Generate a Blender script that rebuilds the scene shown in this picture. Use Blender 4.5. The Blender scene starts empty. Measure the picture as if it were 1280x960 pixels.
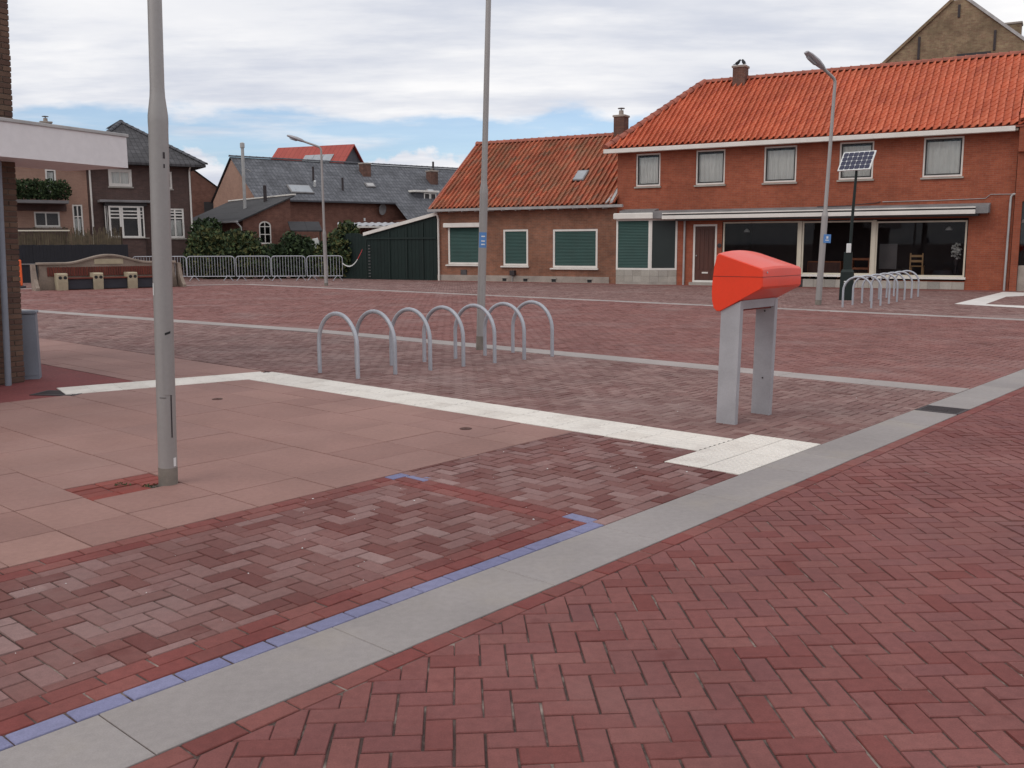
import bpy, math, random
import numpy as np
from mathutils import Matrix, Vector
random.seed(7); RNG = np.random.default_rng(7)
SC = bpy.context.scene
COL = SC.collection
rad = math.radians

# ------------------------------------------------------------------ camera
EYE = 1.6; FOC = 1190.0 / 1280.0 * 36.0
PITCH = math.atan(174.0 / 1190.0); ROLL = math.atan(-0.004)
cam_d = bpy.data.cameras.new('camera'); cam = bpy.data.objects.new('camera', cam_d); COL.objects.link(cam)
cam_d.sensor_width = 36.0; cam_d.lens = FOC; cam_d.clip_start = 0.05; cam_d.clip_end = 3000.0
_r0 = Vector((1, 0, 0)); _f = Vector((0, math.cos(PITCH), -math.sin(PITCH))); _u0 = Vector((0, math.sin(PITCH), math.cos(PITCH)))
_r = _r0 * math.cos(ROLL) + _u0 * math.sin(ROLL); _u = _u0 * math.cos(ROLL) - _r0 * math.sin(ROLL)
cam.matrix_world = Matrix(((_r.x, _u.x, -_f.x, 0), (_r.y, _u.y, -_f.y, 0), (_r.z, _u.z, -_f.z, EYE), (0, 0, 0, 1)))
SC.camera = cam
SC.view_settings.view_transform = 'Standard'; SC.view_settings.look = 'None'
SC.view_settings.exposure = 0.0; SC.view_settings.gamma = 1.0; SC.view_settings.use_curve_mapping = False
SC.cycles.use_denoising = True
SC.cycles.max_bounces = 6; SC.cycles.diffuse_bounces = 3; SC.cycles.glossy_bounces = 3; SC.cycles.transparent_max_bounces = 8

# ------------------------------------------------------------------ sky and sun
SUN_DIR = Vector((-0.62, -0.52, 0.80)).normalized()      # towards the sun
W = bpy.data.worlds.new('World'); SC.world = W; W.use_nodes = True
nt = W.node_tree; nt.nodes.clear()
def N(tree, typ, **kw):
    n = tree.nodes.new(typ)
    for k, v in kw.items():
        if k.startswith('i_'):
            key = k[2:]; key = int(key) if key.isdigit() else key.replace('_', ' ')
            n.inputs[key].default_value = v
        else: setattr(n, k, v)
    return n
def lk(tree, a, ai, b, bi): tree.links.new(a.outputs[ai], b.inputs[bi])
def math_n(tree, op, a, b=None, clamp=False):
    n = tree.nodes.new('ShaderNodeMath'); n.operation = op; n.use_clamp = clamp
    for i, v in enumerate((a, b)):
        if v is None: continue
        if isinstance(v, (int, float)): n.inputs[i].default_value = v
        else: tree.links.new(v, n.inputs[i])
    return n.outputs[0]
def smooth(tree, v, lo, hi):
    n = tree.nodes.new('ShaderNodeMapRange'); n.interpolation_type = 'SMOOTHSTEP'
    tree.links.new(v, n.inputs[0]); n.inputs[1].default_value = lo; n.inputs[2].default_value = hi
    return n.outputs[0]
def mixc(tree, fac, a, b, mode='MIX'):
    n = tree.nodes.new('ShaderNodeMix'); n.data_type = 'RGBA'; n.blend_type = mode
    for i, v in ((0, fac), (6, a), (7, b)):
        if isinstance(v, (int, float)): n.inputs[i].default_value = v
        elif isinstance(v, tuple): n.inputs[i].default_value = v if len(v) == 4 else v + (1,)
        else: tree.links.new(v, n.inputs[i])
    return n.outputs[2]
sky = N(nt, 'ShaderNodeTexSky', sky_type='NISHITA', sun_disc=False, sun_elevation=math.asin(SUN_DIR.z),
        sun_rotation=math.atan2(SUN_DIR.x, SUN_DIR.y), air_density=1.0, dust_density=0.6, ozone_density=2.0)
tc = N(nt, 'ShaderNodeTexCoord'); sp = N(nt, 'ShaderNodeSeparateXYZ'); lk(nt, tc, 'Generated', sp, 0)
zz = sp.outputs[2]
den = math_n(nt, 'ADD', math_n(nt, 'MAXIMUM', zz, 0.0), 0.10)
cb = N(nt, 'ShaderNodeCombineXYZ')
nt.links.new(math_n(nt, 'DIVIDE', sp.outputs[0], den), cb.inputs[0]); nt.links.new(math_n(nt, 'DIVIDE', sp.outputs[1], den), cb.inputs[1])
def noise_w(scale, detail, rough, off, stretch=(1, 1, 1)):
    mp = N(nt, 'ShaderNodeMapping'); mp.inputs['Location'].default_value = off; mp.inputs['Scale'].default_value = stretch
    lk(nt, cb, 0, mp, 0)
    t = N(nt, 'ShaderNodeTexNoise'); t.inputs['Scale'].default_value = scale; t.inputs['Detail'].default_value = detail; t.inputs['Roughness'].default_value = rough
    lk(nt, mp, 0, t, 'Vector'); return t.outputs['Fac']
def noise_d(scale, detail, off, stretch):
    mp = N(nt, 'ShaderNodeMapping'); mp.inputs['Location'].default_value = off; mp.inputs['Scale'].default_value = stretch
    lk(nt, tc, 'Generated', mp, 0)
    t = N(nt, 'ShaderNodeTexNoise'); t.inputs['Scale'].default_value = scale; t.inputs['Detail'].default_value = detail; t.inputs['Roughness'].default_value = 0.55
    lk(nt, mp, 0, t, 'Vector'); return t.outputs['Fac']
edge = noise_d(5.0, 8.0, (3.1, 0.4, 1.2), (1, 1, 3.0))
e1_ = math_n(nt, 'ADD', zz, math_n(nt, 'MULTIPLY', math_n(nt, 'SUBTRACT', edge, 0.5), 0.10))
upper = smooth(nt, e1_, 0.114, 0.132)
puff = noise_d(16.0, 7.0, (1.7, 5.2, 0.3), (1, 1, 1.6))
e2_ = math_n(nt, 'ADD', zz, math_n(nt, 'MULTIPLY', math_n(nt, 'SUBTRACT', puff, 0.5), 0.11))
lower = smooth(nt, e2_, 0.094, 0.078)
wisp = math_n(nt, 'ADD', math_n(nt, 'MULTIPLY', smooth(nt, noise_d(7.0, 5.0, (8.3, 2.2, 4.0), (1, 1, 7)), 0.46, 0.74), 0.6), 0.24)
mask = math_n(nt, 'MAXIMUM', math_n(nt, 'MAXIMUM', upper, lower), wisp)
streak = smooth(nt, noise_w(1.5, 8.0, 0.60, (4.2, 1.7, 0), (0.45, 1.0, 1)), 0.37, 0.63)
big = smooth(nt, noise_d(3.0, 5.0, (0.2, 2.6, 5.0), (1, 1, 4)), 0.38, 0.62)
tone = math_n(nt, 'ADD', math_n(nt, 'MULTIPLY', streak, 0.6), math_n(nt, 'MULTIPLY', big, 0.4))
cloudc = mixc(nt, tone, (6.4, 6.75, 7.7), (10.2, 10.1, 10.1))
skyt = mixc(nt, 1.0, sky.outputs[0], (1.05, 1.22, 1.40), 'MULTIPLY')
skyc = mixc(nt, mask, skyt, cloudc)
bg = N(nt, 'ShaderNodeBackground'); bg.inputs[1].default_value = 0.10
nt.links.new(skyc, bg.inputs[0]); wo = N(nt, 'ShaderNodeOutputWorld'); lk(nt, bg, 0, wo, 0)

sun_d = bpy.data.lights.new('sun', 'SUN'); sun = bpy.data.objects.new('sun', sun_d); COL.objects.link(sun)
sun_d.energy = 0.8; sun_d.angle = rad(38); sun_d.color = (1.0, 0.95, 0.88)
sun.rotation_euler = SUN_DIR.to_track_quat('Z', 'Y').to_euler(); sun.location = (0, 0, 40)

# ------------------------------------------------------------------ materials
MATS = {}
def base_mat(name):
    m = bpy.data.materials.new(name); m.use_nodes = True; t = m.node_tree
    b = t.nodes['Principled BSDF']; MATS[name] = m
    return m, t, b
def pos_noise(t, scale, detail=4, rough=0.55, stretch=None):
    g = N(t, 'ShaderNodeNewGeometry'); v = g.outputs['Position']
    if stretch:
        mp = N(t, 'ShaderNodeMapping'); mp.inputs['Scale'].default_value = stretch; t.links.new(v, mp.inputs[0]); v = mp.outputs[0]
    n = N(t, 'ShaderNodeTexNoise'); n.inputs['Scale'].default_value = scale; n.inputs['Detail'].default_value = detail; n.inputs['Roughness'].default_value = rough
    t.links.new(v, n.inputs['Vector']); return n.outputs['Fac']
def sc3(c, k): return tuple(min(1, x * k) for x in c[:3])
def vary(t, col, scale, amt, detail=4, stretch=None):
    n = pos_noise(t, scale, detail, stretch=stretch); f = smooth(t, n, 0.25, 0.75)
    v = t.nodes.new('ShaderNodeMapRange'); t.links.new(f, v.inputs[0]); v.inputs[3].default_value = 1 - amt; v.inputs[4].default_value = 1 + amt
    hs = N(t, 'ShaderNodeHueSaturation'); t.links.new(v.outputs[0], hs.inputs['Value'])
    if isinstance(col, tuple): hs.inputs['Color'].default_value = col + (1,) if len(col) == 3 else col
    else: t.links.new(col, hs.inputs['Color'])
    return hs.outputs[0]
def bump(t, b, h, strength, dist=0.01):
    n = N(t, 'ShaderNodeBump'); n.inputs['Strength'].default_value = strength; n.inputs['Distance'].default_value = dist
    t.links.new(h, n.inputs['Height']); t.links.new(n.outputs[0], b.inputs['Normal'])
def plain(name, col, rough=0.6, var=0.10, scale=6.0, fine=0.06, bmp=0.0, bscale=60, metal=0.0, spec=0.4, stretch=None, rvar=0.1):
    m, t, b = base_mat(name)
    c = vary(t, col, scale, var, 5, stretch)
    if fine: c = vary(t, c, scale * 14, fine, 3)
    t.links.new(c, b.inputs['Base Color']); b.inputs['Roughness'].default_value = rough; b.inputs['Metallic'].default_value = metal
    b.inputs['Specular IOR Level'].default_value = spec
    if rvar:
        r = t.nodes.new('ShaderNodeMapRange'); t.links.new(pos_noise(t, scale * 2, 4), r.inputs[0]); r.inputs[3].default_value = max(0.02, rough - rvar); r.inputs[4].default_value = min(1, rough + rvar)
        t.links.new(r.outputs[0], b.inputs['Roughness'])
    if bmp: bump(t, b, pos_noise(t, bscale, 4), bmp)
    return m
def pieces(name, stops, src, rough=0.8, stain=0.14, grain=0.10, sscale=1.1, bmp=0.25, spec=0.3, bscale=140, dust=None, blot=None):
    """colour per piece from a ramp on a random number; src 'obj' (object random) or 'attr' (face attribute rnd)"""
    m, t, b = base_mat(name)
    if src == 'obj': o = N(t, 'ShaderNodeObjectInfo'); r = o.outputs['Random']
    else: o = N(t, 'ShaderNodeAttribute', attribute_name='rnd'); r = o.outputs['Fac']
    cr = N(t, 'ShaderNodeValToRGB'); e = cr.color_ramp.elements
    while len(e) < len(stops): e.new(0.5)
    for k, c in enumerate(stops): e[k].position = k / (len(stops) - 1); e[k].color = tuple(c) + (1,)
    t.links.new(r, cr.inputs[0])
    c = vary(t, cr.outputs[0], sscale, stain, 5); c = vary(t, c, 26, grain * 0.9, 4); c = vary(t, c, 170, grain, 2)
    if blot:
        f = math_n(t, 'MULTIPLY', smooth(t, pos_noise(t, blot[1], 5, 0.55), 0.60, 0.74), blot[2]); c = mixc(t, f, c, blot[0])
    if dust:
        f = math_n(t, 'MULTIPLY', smooth(t, pos_noise(t, dust[1], 6, 0.6), 0.48, 0.75), dust[2]); c = mixc(t, f, c, dust[0])
    t.links.new(c, b.inputs['Base Color']); b.inputs['Roughness'].default_value = rough; b.inputs['Specular IOR Level'].default_value = spec
    if bmp: bump(t, b, pos_noise(t, bscale, 4), bmp, 0.004)
    return m
def brickwall(name, c1, c2, mortar, bw=0.22, bh=0.0655, var=0.18, msize=0.010, bmp=0.35):
    m, t, b = base_mat(name)
    g = N(t, 'ShaderNodeTexCoord'); s = N(t, 'ShaderNodeSeparateXYZ'); t.links.new(g.outputs['Object'], s.inputs[0])
    cx = N(t, 'ShaderNodeCombineXYZ'); t.links.new(math_n(t, 'ADD', s.outputs[0], s.outputs[1]), cx.inputs[0]); t.links.new(s.outputs[2], cx.inputs[1])
    br = N(t, 'ShaderNodeTexBrick'); t.links.new(cx.outputs[0], br.inputs['Vector'])
    br.inputs['Scale'].default_value = 1.0; br.inputs['Brick Width'].default_value = bw; br.inputs['Row Height'].default_value = bh; br.inputs['Mortar Size'].default_value = msize * 0.5
    br.inputs['Mortar Smooth'].default_value = 0.2; br.inputs['Bias'].default_value = 0.0
    br.inputs['Color1'].default_value = c1 + (1,); br.inputs['Color2'].default_value = c2 + (1,); br.inputs['Mortar'].default_value = mortar + (1,)
    c = vary(t, br.outputs['Color'], 0.7, var, 5); c = vary(t, c, 4.0, var * 0.8, 4); c = vary(t, c, 40, 0.1, 3)
    t.links.new(c, b.inputs['Base Color']); b.inputs['Roughness'].default_value = 0.88; b.inputs['Specular IOR Level'].default_value = 0.25
    bump(t, b, math_n(t, 'SUBTRACT', 1.0, br.outputs['Fac']), bmp, 0.008)
    return m
def tilemat(name, c1, c2, tw=0.24, th=0.30, var=0.2):
    """far tiled roof: the courses are too small to pick apart"""
    m, t, b = base_mat(name)
    g = N(t, 'ShaderNodeTexCoord'); s = N(t, 'ShaderNodeSeparateXYZ'); t.links.new(g.outputs['Object'], s.inputs[0])
    cx = N(t, 'ShaderNodeCombineXYZ'); t.links.new(s.outputs[0], cx.inputs[0]); t.links.new(math_n(t, 'ADD', math_n(t, 'MULTIPLY', s.outputs[2], 1.3), math_n(t, 'MULTIPLY', s.outputs[1], 0.01)), cx.inputs[1])
    br = N(t, 'ShaderNodeTexBrick', offset=0.0); t.links.new(cx.outputs[0], br.inputs['Vector'])
    br.inputs['Scale'].default_value = 1.0; br.inputs['Brick Width'].default_value = tw; br.inputs['Row Height'].default_value = th; br.inputs['Mortar Size'].default_value = 0.018
    br.inputs['Mortar Smooth'].default_value = 0.6
    br.inputs['Color1'].default_value = c1 + (1,); br.inputs['Color2'].default_value = c2 + (1,); br.inputs['Mortar'].default_value = sc3(c1, 0.55) + (1,)
    c = vary(t, br.outputs['Color'], 0.6, var, 5); c = vary(t, c, 5.0, var, 4)
    t.links.new(c, b.inputs['Base Color']); b.inputs['Roughness'].default_value = 0.75; b.inputs['Specular IOR Level'].default_value = 0.3
    bump(t, b, math_n(t, 'SUBTRACT', 1.0, br.outputs['Fac']), 0.6, 0.03)
    return m
def glass(name, tint=(0.75, 0.8, 0.8), refl=1.0):
    m = bpy.data.materials.new(name); m.use_nodes = True; t = m.node_tree; t.nodes.clear(); MATS[name] = m
    tr = N(t, 'ShaderNodeBsdfTransparent'); tr.inputs[0].default_value = tint + (1,)
    gl = N(t, 'ShaderNodeBsdfGlossy'); gl.inputs['Roughness'].default_value = 0.02; gl.inputs[0].default_value = (refl, refl, refl, 1)
    fr = N(t, 'ShaderNodeFresnel'); fr.inputs[0].default_value = 1.5
    mx = N(t, 'ShaderNodeMixShader'); lk(t, fr, 0, mx, 0); lk(t, tr, 0, mx, 1); lk(t, gl, 0, mx, 2)
    o = N(t, 'ShaderNodeOutputMaterial'); lk(t, mx, 0, o, 0); return m

ROAD = [(0.1755, 0.0491, 0.0438), (0.1944, 0.0679, 0.0609), (0.2106, 0.0753, 0.0664), (0.1897, 0.0671, 0.0625), (0.2040, 0.0737, 0.0648), (0.1783, 0.0638, 0.0609), (0.2162, 0.0802, 0.0703), (0.1944, 0.0704, 0.0641), (0.1707, 0.0458, 0.0391)]
STRIP = [(0.1503, 0.0486, 0.0418), (0.1746, 0.0684, 0.0592), (0.2425, 0.1395, 0.1288), (0.1600, 0.0594, 0.0505), (0.2764, 0.1710, 0.1583), (0.1940, 0.0882, 0.0783), (0.1406, 0.0450, 0.0391), (0.2571, 0.1485, 0.1375), (0.1697, 0.0648, 0.0557)]
PLAZA = [(0.1764, 0.0827, 0.0728), (0.2156, 0.1175, 0.1047), (0.2548, 0.1551, 0.1365), (0.1862, 0.0940, 0.0837), (0.2744, 0.1692, 0.1502), (0.1960, 0.1034, 0.0910)]
SQUARE = [(0.2050, 0.0810, 0.0704), (0.2350, 0.0994, 0.0845), (0.2200, 0.0938, 0.0836), (0.2500, 0.1150, 0.0986), (0.1950, 0.0828, 0.0739)]
REDC = [(0.1733, 0.0400, 0.0351), (0.1995, 0.0550, 0.0475), (0.2205, 0.0780, 0.0665), (0.1628, 0.0460, 0.0399)]
LOOSE = [(0.23, 0.045, 0.034), (0.27, 0.065, 0.05), (0.21, 0.05, 0.04)]
BLUE = [(0.19, 0.19, 0.31), (0.215, 0.212, 0.325), (0.178, 0.178, 0.30)]
for nm, st in (('road', ROAD), ('strip', STRIP), ('plaza', PLAZA), ('square', SQUARE), ('redc', REDC), ('loose', LOOSE), ('blue', BLUE)):
    for s in ('obj', 'attr'):
        pieces('%s_%s' % (nm, s), st, s, dust=((0.36, 0.28, 0.26), 0.6, 0.20 if nm == 'strip' else 0.34) if nm in ('strip', 'plaza', 'square') else ((0.33, 0.21, 0.19), 0.45, 0.22), blot=((0.125, 0.032, 0.028), 4.0, 0.55) if nm in ('road', 'redc', 'strip') else None)
pieces('slab', [(0.275, 0.153, 0.130), (0.308, 0.175, 0.148), (0.29, 0.166, 0.143), (0.325, 0.187, 0.157)], 'obj', rough=0.85, stain=0.10, grain=0.07, bmp=0.15, dust=((0.38, 0.25, 0.22), 0.35, 0.4))
pieces('kerb', [(0.285, 0.255, 0.245), (0.312, 0.281, 0.268), (0.297, 0.266, 0.256)], 'obj', rough=0.85, stain=0.10, grain=0.06, bmp=0.12, dust=((0.38, 0.33, 0.27), 1.5, 0.42))
pieces('tactile', [(0.70, 0.645, 0.58), (0.75, 0.70, 0.635), (0.72, 0.67, 0.61)], 'obj', rough=0.7, stain=0.07, grain=0.05, bmp=0.1, dust=((0.42, 0.36, 0.32), 3.2, 0.40))
pieces('band', [(0.33, 0.285, 0.27), (0.37, 0.325, 0.305), (0.35, 0.305, 0.29)], 'obj', rough=0.85, stain=0.10, grain=0.06, bmp=0.1)
PANT = [(0.50, 0.112, 0.054), (0.585, 0.145, 0.070), (0.54, 0.128, 0.062), (0.60, 0.160, 0.080), (0.47, 0.105, 0.056)]
PANC = [(0.43, 0.108, 0.058), (0.39, 0.130, 0.075), (0.48, 0.140, 0.074), (0.32, 0.145, 0.085), (0.52, 0.150, 0.078), (0.28, 0.140, 0.09), (0.45, 0.118, 0.062)]
for s in ('obj', 'attr'):
    pieces('pantile_' + s, PANT, s, rough=0.6, stain=0.12, grain=0.05, sscale=0.8, bmp=0)
    pieces('oldtile_' + s, PANC, s, rough=0.75, stain=0.22, grain=0.08, sscale=0.9, bmp=0, dust=((0.20, 0.17, 0.10), 0.8, 0.45))
plain('ridge', (0.33, 0.10, 0.065), 0.75, 0.25, 3)
pieces('joint', [(0.08, 0.052, 0.046)] * 2, 'obj', rough=0.95, stain=0.2, grain=0.2, dust=((0.42, 0.35, 0.30), 5.0, 0.9))
plain('joint_dark', (0.11, 0.078, 0.072), 0.95, 0.25, 3.0, 0.2)
plain('ground', (0.19, 0.12, 0.11), 0.95, 0.15, 0.3, 0.1)
plain('red_asphalt', (0.205, 0.052, 0.05), 0.9, 0.12, 2.0, 0.14, bmp=0.3, bscale=150)
plain('paint_white', (0.72, 0.68, 0.64), 0.7, 0.08, 3, 0.06)
plain('galv', (0.43, 0.44, 0.475), 0.5, 0.10, 5, 0.06, metal=0.35, spec=0.4, stretch=(1, 1, 0.3))
plain('galv_pole', (0.355, 0.335, 0.32), 0.5, 0.09, 3, 0.025, metal=0.3, spec=0.4, stretch=(1, 1, 0.2))
plain('cap_brown', (0.085, 0.034, 0.026), 0.8, 0.2, 9)
plain('pole_foot', (0.19, 0.165, 0.14), 0.85, 0.2, 9)
plain('mail_red', (0.80, 0.042, 0.006), 0.45, 0.05, 3, 0.02, spec=0.5, rvar=0.06)
MATS['mail_red'].node_tree.nodes['Principled BSDF'].inputs['Coat Weight'].default_value = 0.2; MATS['mail_red'].node_tree.nodes['Principled BSDF'].inputs['Coat Roughness'].default_value = 0.12
plain('mail_seam', (0.20, 0.02, 0.012), 0.6, 0.05, 3, 0)
plain('leg_grey', (0.37, 0.36, 0.375), 0.55, 0.08, 5, 0.04)
plain('black', (0.015, 0.015, 0.016), 0.6, 0.1, 5, 0)
plain('dark_iron', (0.040, 0.030, 0.032), 0.6, 0.2, 8)
plain('meter_green', (0.007, 0.015, 0.013), 0.45, 0.1, 5, 0)
plain('white_label', (0.72, 0.72, 0.70), 0.5, 0.05, 5, 0)
plain('cell', (0.020, 0.020, 0.055), 0.25, 0.05, 2, 0, spec=0.6)
plain('blue_sign', (0.10, 0.24, 0.52), 0.5, 0.1, 5, 0)
plain('white_trim', (0.74, 0.70, 0.645), 0.55, 0.06, 2, 0.03)
plain('cream_trim', (0.62, 0.56, 0.45), 0.55, 0.06, 2, 0.03)
plain('fascia_pale', (0.74, 0.71, 0.71), 0.6, 0.05, 0.8, 0.03)
plain('dark_frame', (0.035, 0.03, 0.03), 0.5, 0.1, 3, 0)
plain('shutter', (0.026, 0.074, 0.064), 0.55, 0.12, 1.5, 0.05)
plain('shutter_dark', (0.022, 0.030, 0.028), 0.4, 0.1, 1.5, 0)
plain('curtain', (0.88, 0.87, 0.83), 0.9, 0.06, 2, 0)
plain('lead', (0.21, 0.20, 0.20), 0.8, 0.22, 2, 0.12)
plain('stone_plinth', (0.36, 0.33, 0.29), 0.85, 0.15, 2, 0.1)
pieces('stone_block', [(0.30, 0.28, 0.25), (0.38, 0.35, 0.31), (0.42, 0.39, 0.34), (0.33, 0.30, 0.26)], 'obj', bmp=0.1)
plain('cement', (0.34, 0.29, 0.25), 0.9, 0.2, 2, 0.1)
plain('zinc', (0.42, 0.41, 0.40), 0.6, 0.15, 3, 0.05)
plain('door_wood', (0.085, 0.030, 0.020), 0.5, 0.2, 3, 0.1, stretch=(4, 4, 0.3))
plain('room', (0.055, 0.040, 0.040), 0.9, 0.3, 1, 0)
plain('light_wood', (0.50, 0.30, 0.14), 0.5, 0.12, 6)
plain('red_wood', (0.33, 0.11, 0.045), 0.5, 0.15, 6)
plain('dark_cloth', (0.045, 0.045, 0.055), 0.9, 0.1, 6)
plain('grey_board', (0.17, 0.16, 0.16), 0.8, 0.1, 3)
plain('petal', (0.66, 0.66, 0.62), 0.8, 0.1, 9)
plain('green_leaf', (0.052, 0.078, 0.030), 0.7, 0.35, 2.5, 0.25, spec=0.25)
plain('green_dark', (0.024, 0.039, 0.018), 0.75, 0.35, 2.0, 0.25, spec=0.2)
plain('yellow_leaf', (0.105, 0.105, 0.038), 0.7, 0.35, 2.5, 0.25, spec=0.25)
plain('stem', (0.07, 0.05, 0.035), 0.9, 0.2, 5)
pieces('shed_plank', [(0.006, 0.015, 0.013), (0.008, 0.019, 0.016), (0.007, 0.017, 0.0145)], 'obj', rough=0.6, bmp=0, stain=0.15)
plain('shed_green', (0.006, 0.016, 0.013), 0.6, 0.15, 2)
plain('slate', (0.075, 0.075, 0.085), 0.7, 0.2, 2)
brickwall('brick_house', (0.345, 0.098, 0.052), (0.285, 0.076, 0.042), (0.27, 0.135, 0.095), var=0.13)
brickwall('brick_cottage', (0.27, 0.115, 0.070), (0.205, 0.098, 0.066), (0.25, 0.175, 0.13), var=0.18)
brickwall('brick_dark', (0.090, 0.058, 0.052), (0.115, 0.070, 0.060), (0.12, 0.09, 0.08), var=0.12)
brickwall('brick_beige', (0.33, 0.195, 0.145), (0.37, 0.22, 0.165), (0.35, 0.235, 0.185), var=0.08)
brickwall('brick_mid', (0.165, 0.075, 0.055), (0.21, 0.095, 0.068), (0.19, 0.12, 0.10), var=0.18)
brickwall('brick_old', (0.255, 0.19, 0.115), (0.21, 0.135, 0.088), (0.27, 0.22, 0.155), var=0.25)
brickwall('brick_chimney', (0.155, 0.075, 0.055), (0.115, 0.062, 0.050), (0.16, 0.12, 0.10), var=0.25)
tilemat('grey_tile', (0.105, 0.108, 0.12), (0.145, 0.148, 0.162))
tilemat('dark_tile', (0.055, 0.052, 0.055), (0.078, 0.074, 0.078))
tilemat('red_metal', (0.36, 0.075, 0.06), (0.385, 0.085, 0.066), tw=0.5, th=4.0, var=0.05)
tilemat('felt', (0.042, 0.040, 0.043), (0.050, 0.048, 0.050), tw=0.9, th=2.0, var=0.12)
pieces('pillar_brick', [(0.105, 0.060, 0.044), (0.135, 0.080, 0.056), (0.09, 0.050, 0.040), (0.155, 0.095, 0.066), (0.12, 0.066, 0.05)], 'obj', rough=0.9)
plain('mortar', (0.105, 0.082, 0.066), 0.95, 0.2, 5)
plain('cab_grey', (0.20, 0.215, 0.25), 0.55, 0.08, 3, 0.03)
plain('concrete_bench', (0.26, 0.205, 0.165), 0.9, 0.18, 2, 0.12, bmp=0.2)
plain('bench_cream', (0.42, 0.36, 0.25), 0.85, 0.10, 4, 0.06)
pieces('bench_slat', [(0.13, 0.032, 0.022), (0.165, 0.042, 0.027), (0.11, 0.028, 0.02)], 'obj', rough=0.6, bmp=0)
plain('orange', (0.85, 0.13, 0.03), 0.6, 0.08, 4, 0)
plain('tape_red', (0.55, 0.05, 0.05), 0.5, 0.05, 4, 0)
plain('navy_fence', (0.009, 0.009, 0.014), 0.7, 0.2, 3)
plain('reed', (0.115, 0.088, 0.055), 0.9, 0.3, 4, 0.2)
plain('roof_light', (0.34, 0.36, 0.38), 0.3, 0.1, 2, 0)
plain('corrugated', (0.36, 0.36, 0.37), 0.6, 0.15, 2)
plain('bird', (0.02, 0.02, 0.024), 0.7, 0.1, 9, 0)
glass('glass_shop', (0.88, 0.87, 0.87), 0.4); glass('glass_win', (0.94, 0.95, 0.94), 0.6); glass('glass_dark', (0.35, 0.37, 0.38))

# ------------------------------------------------------------------ mesh helpers
class MB:
    def __init__(s): s.v = []; s.f = []
    def add(s, vs, fs):
        o = len(s.v); s.v += [tuple(map(float, v)) for v in vs]; s.f += [tuple(o + i for i in f) for f in fs]; return s
    def box(s, x0, x1, y0, y1, z0, z1):
        return s.add([(x0, y0, z0), (x1, y0, z0), (x1, y1, z0), (x0, y1, z0), (x0, y0, z1), (x1, y0, z1), (x1, y1, z1), (x0, y1, z1)],
                     [(0, 3, 2, 1), (4, 5, 6, 7), (0, 1, 5, 4), (1, 2, 6, 5), (2, 3, 7, 6), (3, 0, 4, 7)])
    def bevbox(s, x0, x1, y0, y1, z0, z1, b):
        P = []
        for z, i in ((z0, b), (z0 + b, 0), (z1 - b, 0), (z1, b)):
            P += [(x0 + i, y0 + i, z), (x1 - i, y0 + i, z), (x1 - i, y1 - i, z), (x0 + i, y1 - i, z)]
        F = [(3, 2, 1, 0), (12, 13, 14, 15)]
        for k in range(3):
            for j in range(4): a = 4 * k + j; c = 4 * k + (j + 1) % 4; F.append((a, c, c + 4, a + 4))
        return s.add(P, F)
    def prism(s, pts, axis, a0, a1):
        """polygon (2D pts) extruded along axis 'x','y' or 'z' from a0 to a1"""
        n = len(pts)
        def mk(p, a): return {'x': (a, p[0], p[1]), 'y': (p[0], a, p[1]), 'z': (p[0], p[1], a)}[axis]
        V = [mk(p, a0) for p in pts] + [mk(p, a1) for p in pts]
        return s.add(V, [tuple(range(n - 1, -1, -1)), tuple(range(n, 2 * n))] + [(i, (i + 1) % n, n + (i + 1) % n, n + i) for i in range(n)])
    def tube(s, path, r, seg=10, cap=True):
        path = [Vector(p) for p in path]; n = len(path); rs = r if isinstance(r, (list, tuple)) else [r] * n
        V = []; ref = None
        for i, p in enumerate(path):
            t = (path[min(i + 1, n - 1)] - path[max(i - 1, 0)]).normalized()
            if ref is None: ref = Vector((1, 0, 0)) if abs(t.x) < 0.9 else Vector((0, 1, 0))
            a = (ref - t * ref.dot(t)).normalized(); b = t.cross(a); ref = a
            V += [p + (a * math.cos(2 * math.pi * k / seg) + b * math.sin(2 * math.pi * k / seg)) * rs[i] for k in range(seg)]
        F = [(i * seg + k, i * seg + (k + 1) % seg, (i + 1) * seg + (k + 1) % seg, (i + 1) * seg + k) for i in range(n - 1) for k in range(seg)]
        if cap: F += [tuple(range(seg - 1, -1, -1)), tuple((n - 1) * seg + k for k in range(seg))]
        return s.add(V, F)
    def lathe(s, prof, seg=20, c=(0, 0)):
        V = [(c[0] + r * math.cos(2 * math.pi * k / seg), c[1] + r * math.sin(2 * math.pi * k / seg), z) for r, z in prof for k in range(seg)]
        F = [(i * seg + k, i * seg + (k + 1) % seg, (i + 1) * seg + (k + 1) % seg, (i + 1) * seg + k) for i in range(len(prof) - 1) for k in range(seg)]
        F += [tuple(range(seg - 1, -1, -1)), tuple((len(prof) - 1) * seg + k for k in range(seg))]
        return s.add(V, F)
    def sheet(s, fn, nu, nv):
        V = [fn(i / nu, j / nv) for j in range(nv + 1) for i in range(nu + 1)]
        return s.add(V, [(j * (nu + 1) + i, j * (nu + 1) + i + 1, (j + 1) * (nu + 1) + i + 1, (j + 1) * (nu + 1) + i) for j in range(nv) for i in range(nu)])
    def mesh(s, name, mat, smooth=False):
        me = bpy.data.meshes.new(name); me.from_pydata(s.v, [], s.f)
        me.materials.append(MATS[mat]); me.update()
        if smooth:
            me.polygons.foreach_set('use_smooth', [True] * len(me.polygons)); me.set_sharp_from_angle(angle=rad(38))
        return me
    def build(s, name, mat, parent=None, smooth=False):
        o = bpy.data.objects.new(name, s.mesh(name, mat, smooth)); COL.objects.link(o); o.parent = parent; return o
def box(name, mat, parent, *a): return MB().box(*a).build(name, mat, parent)
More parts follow.
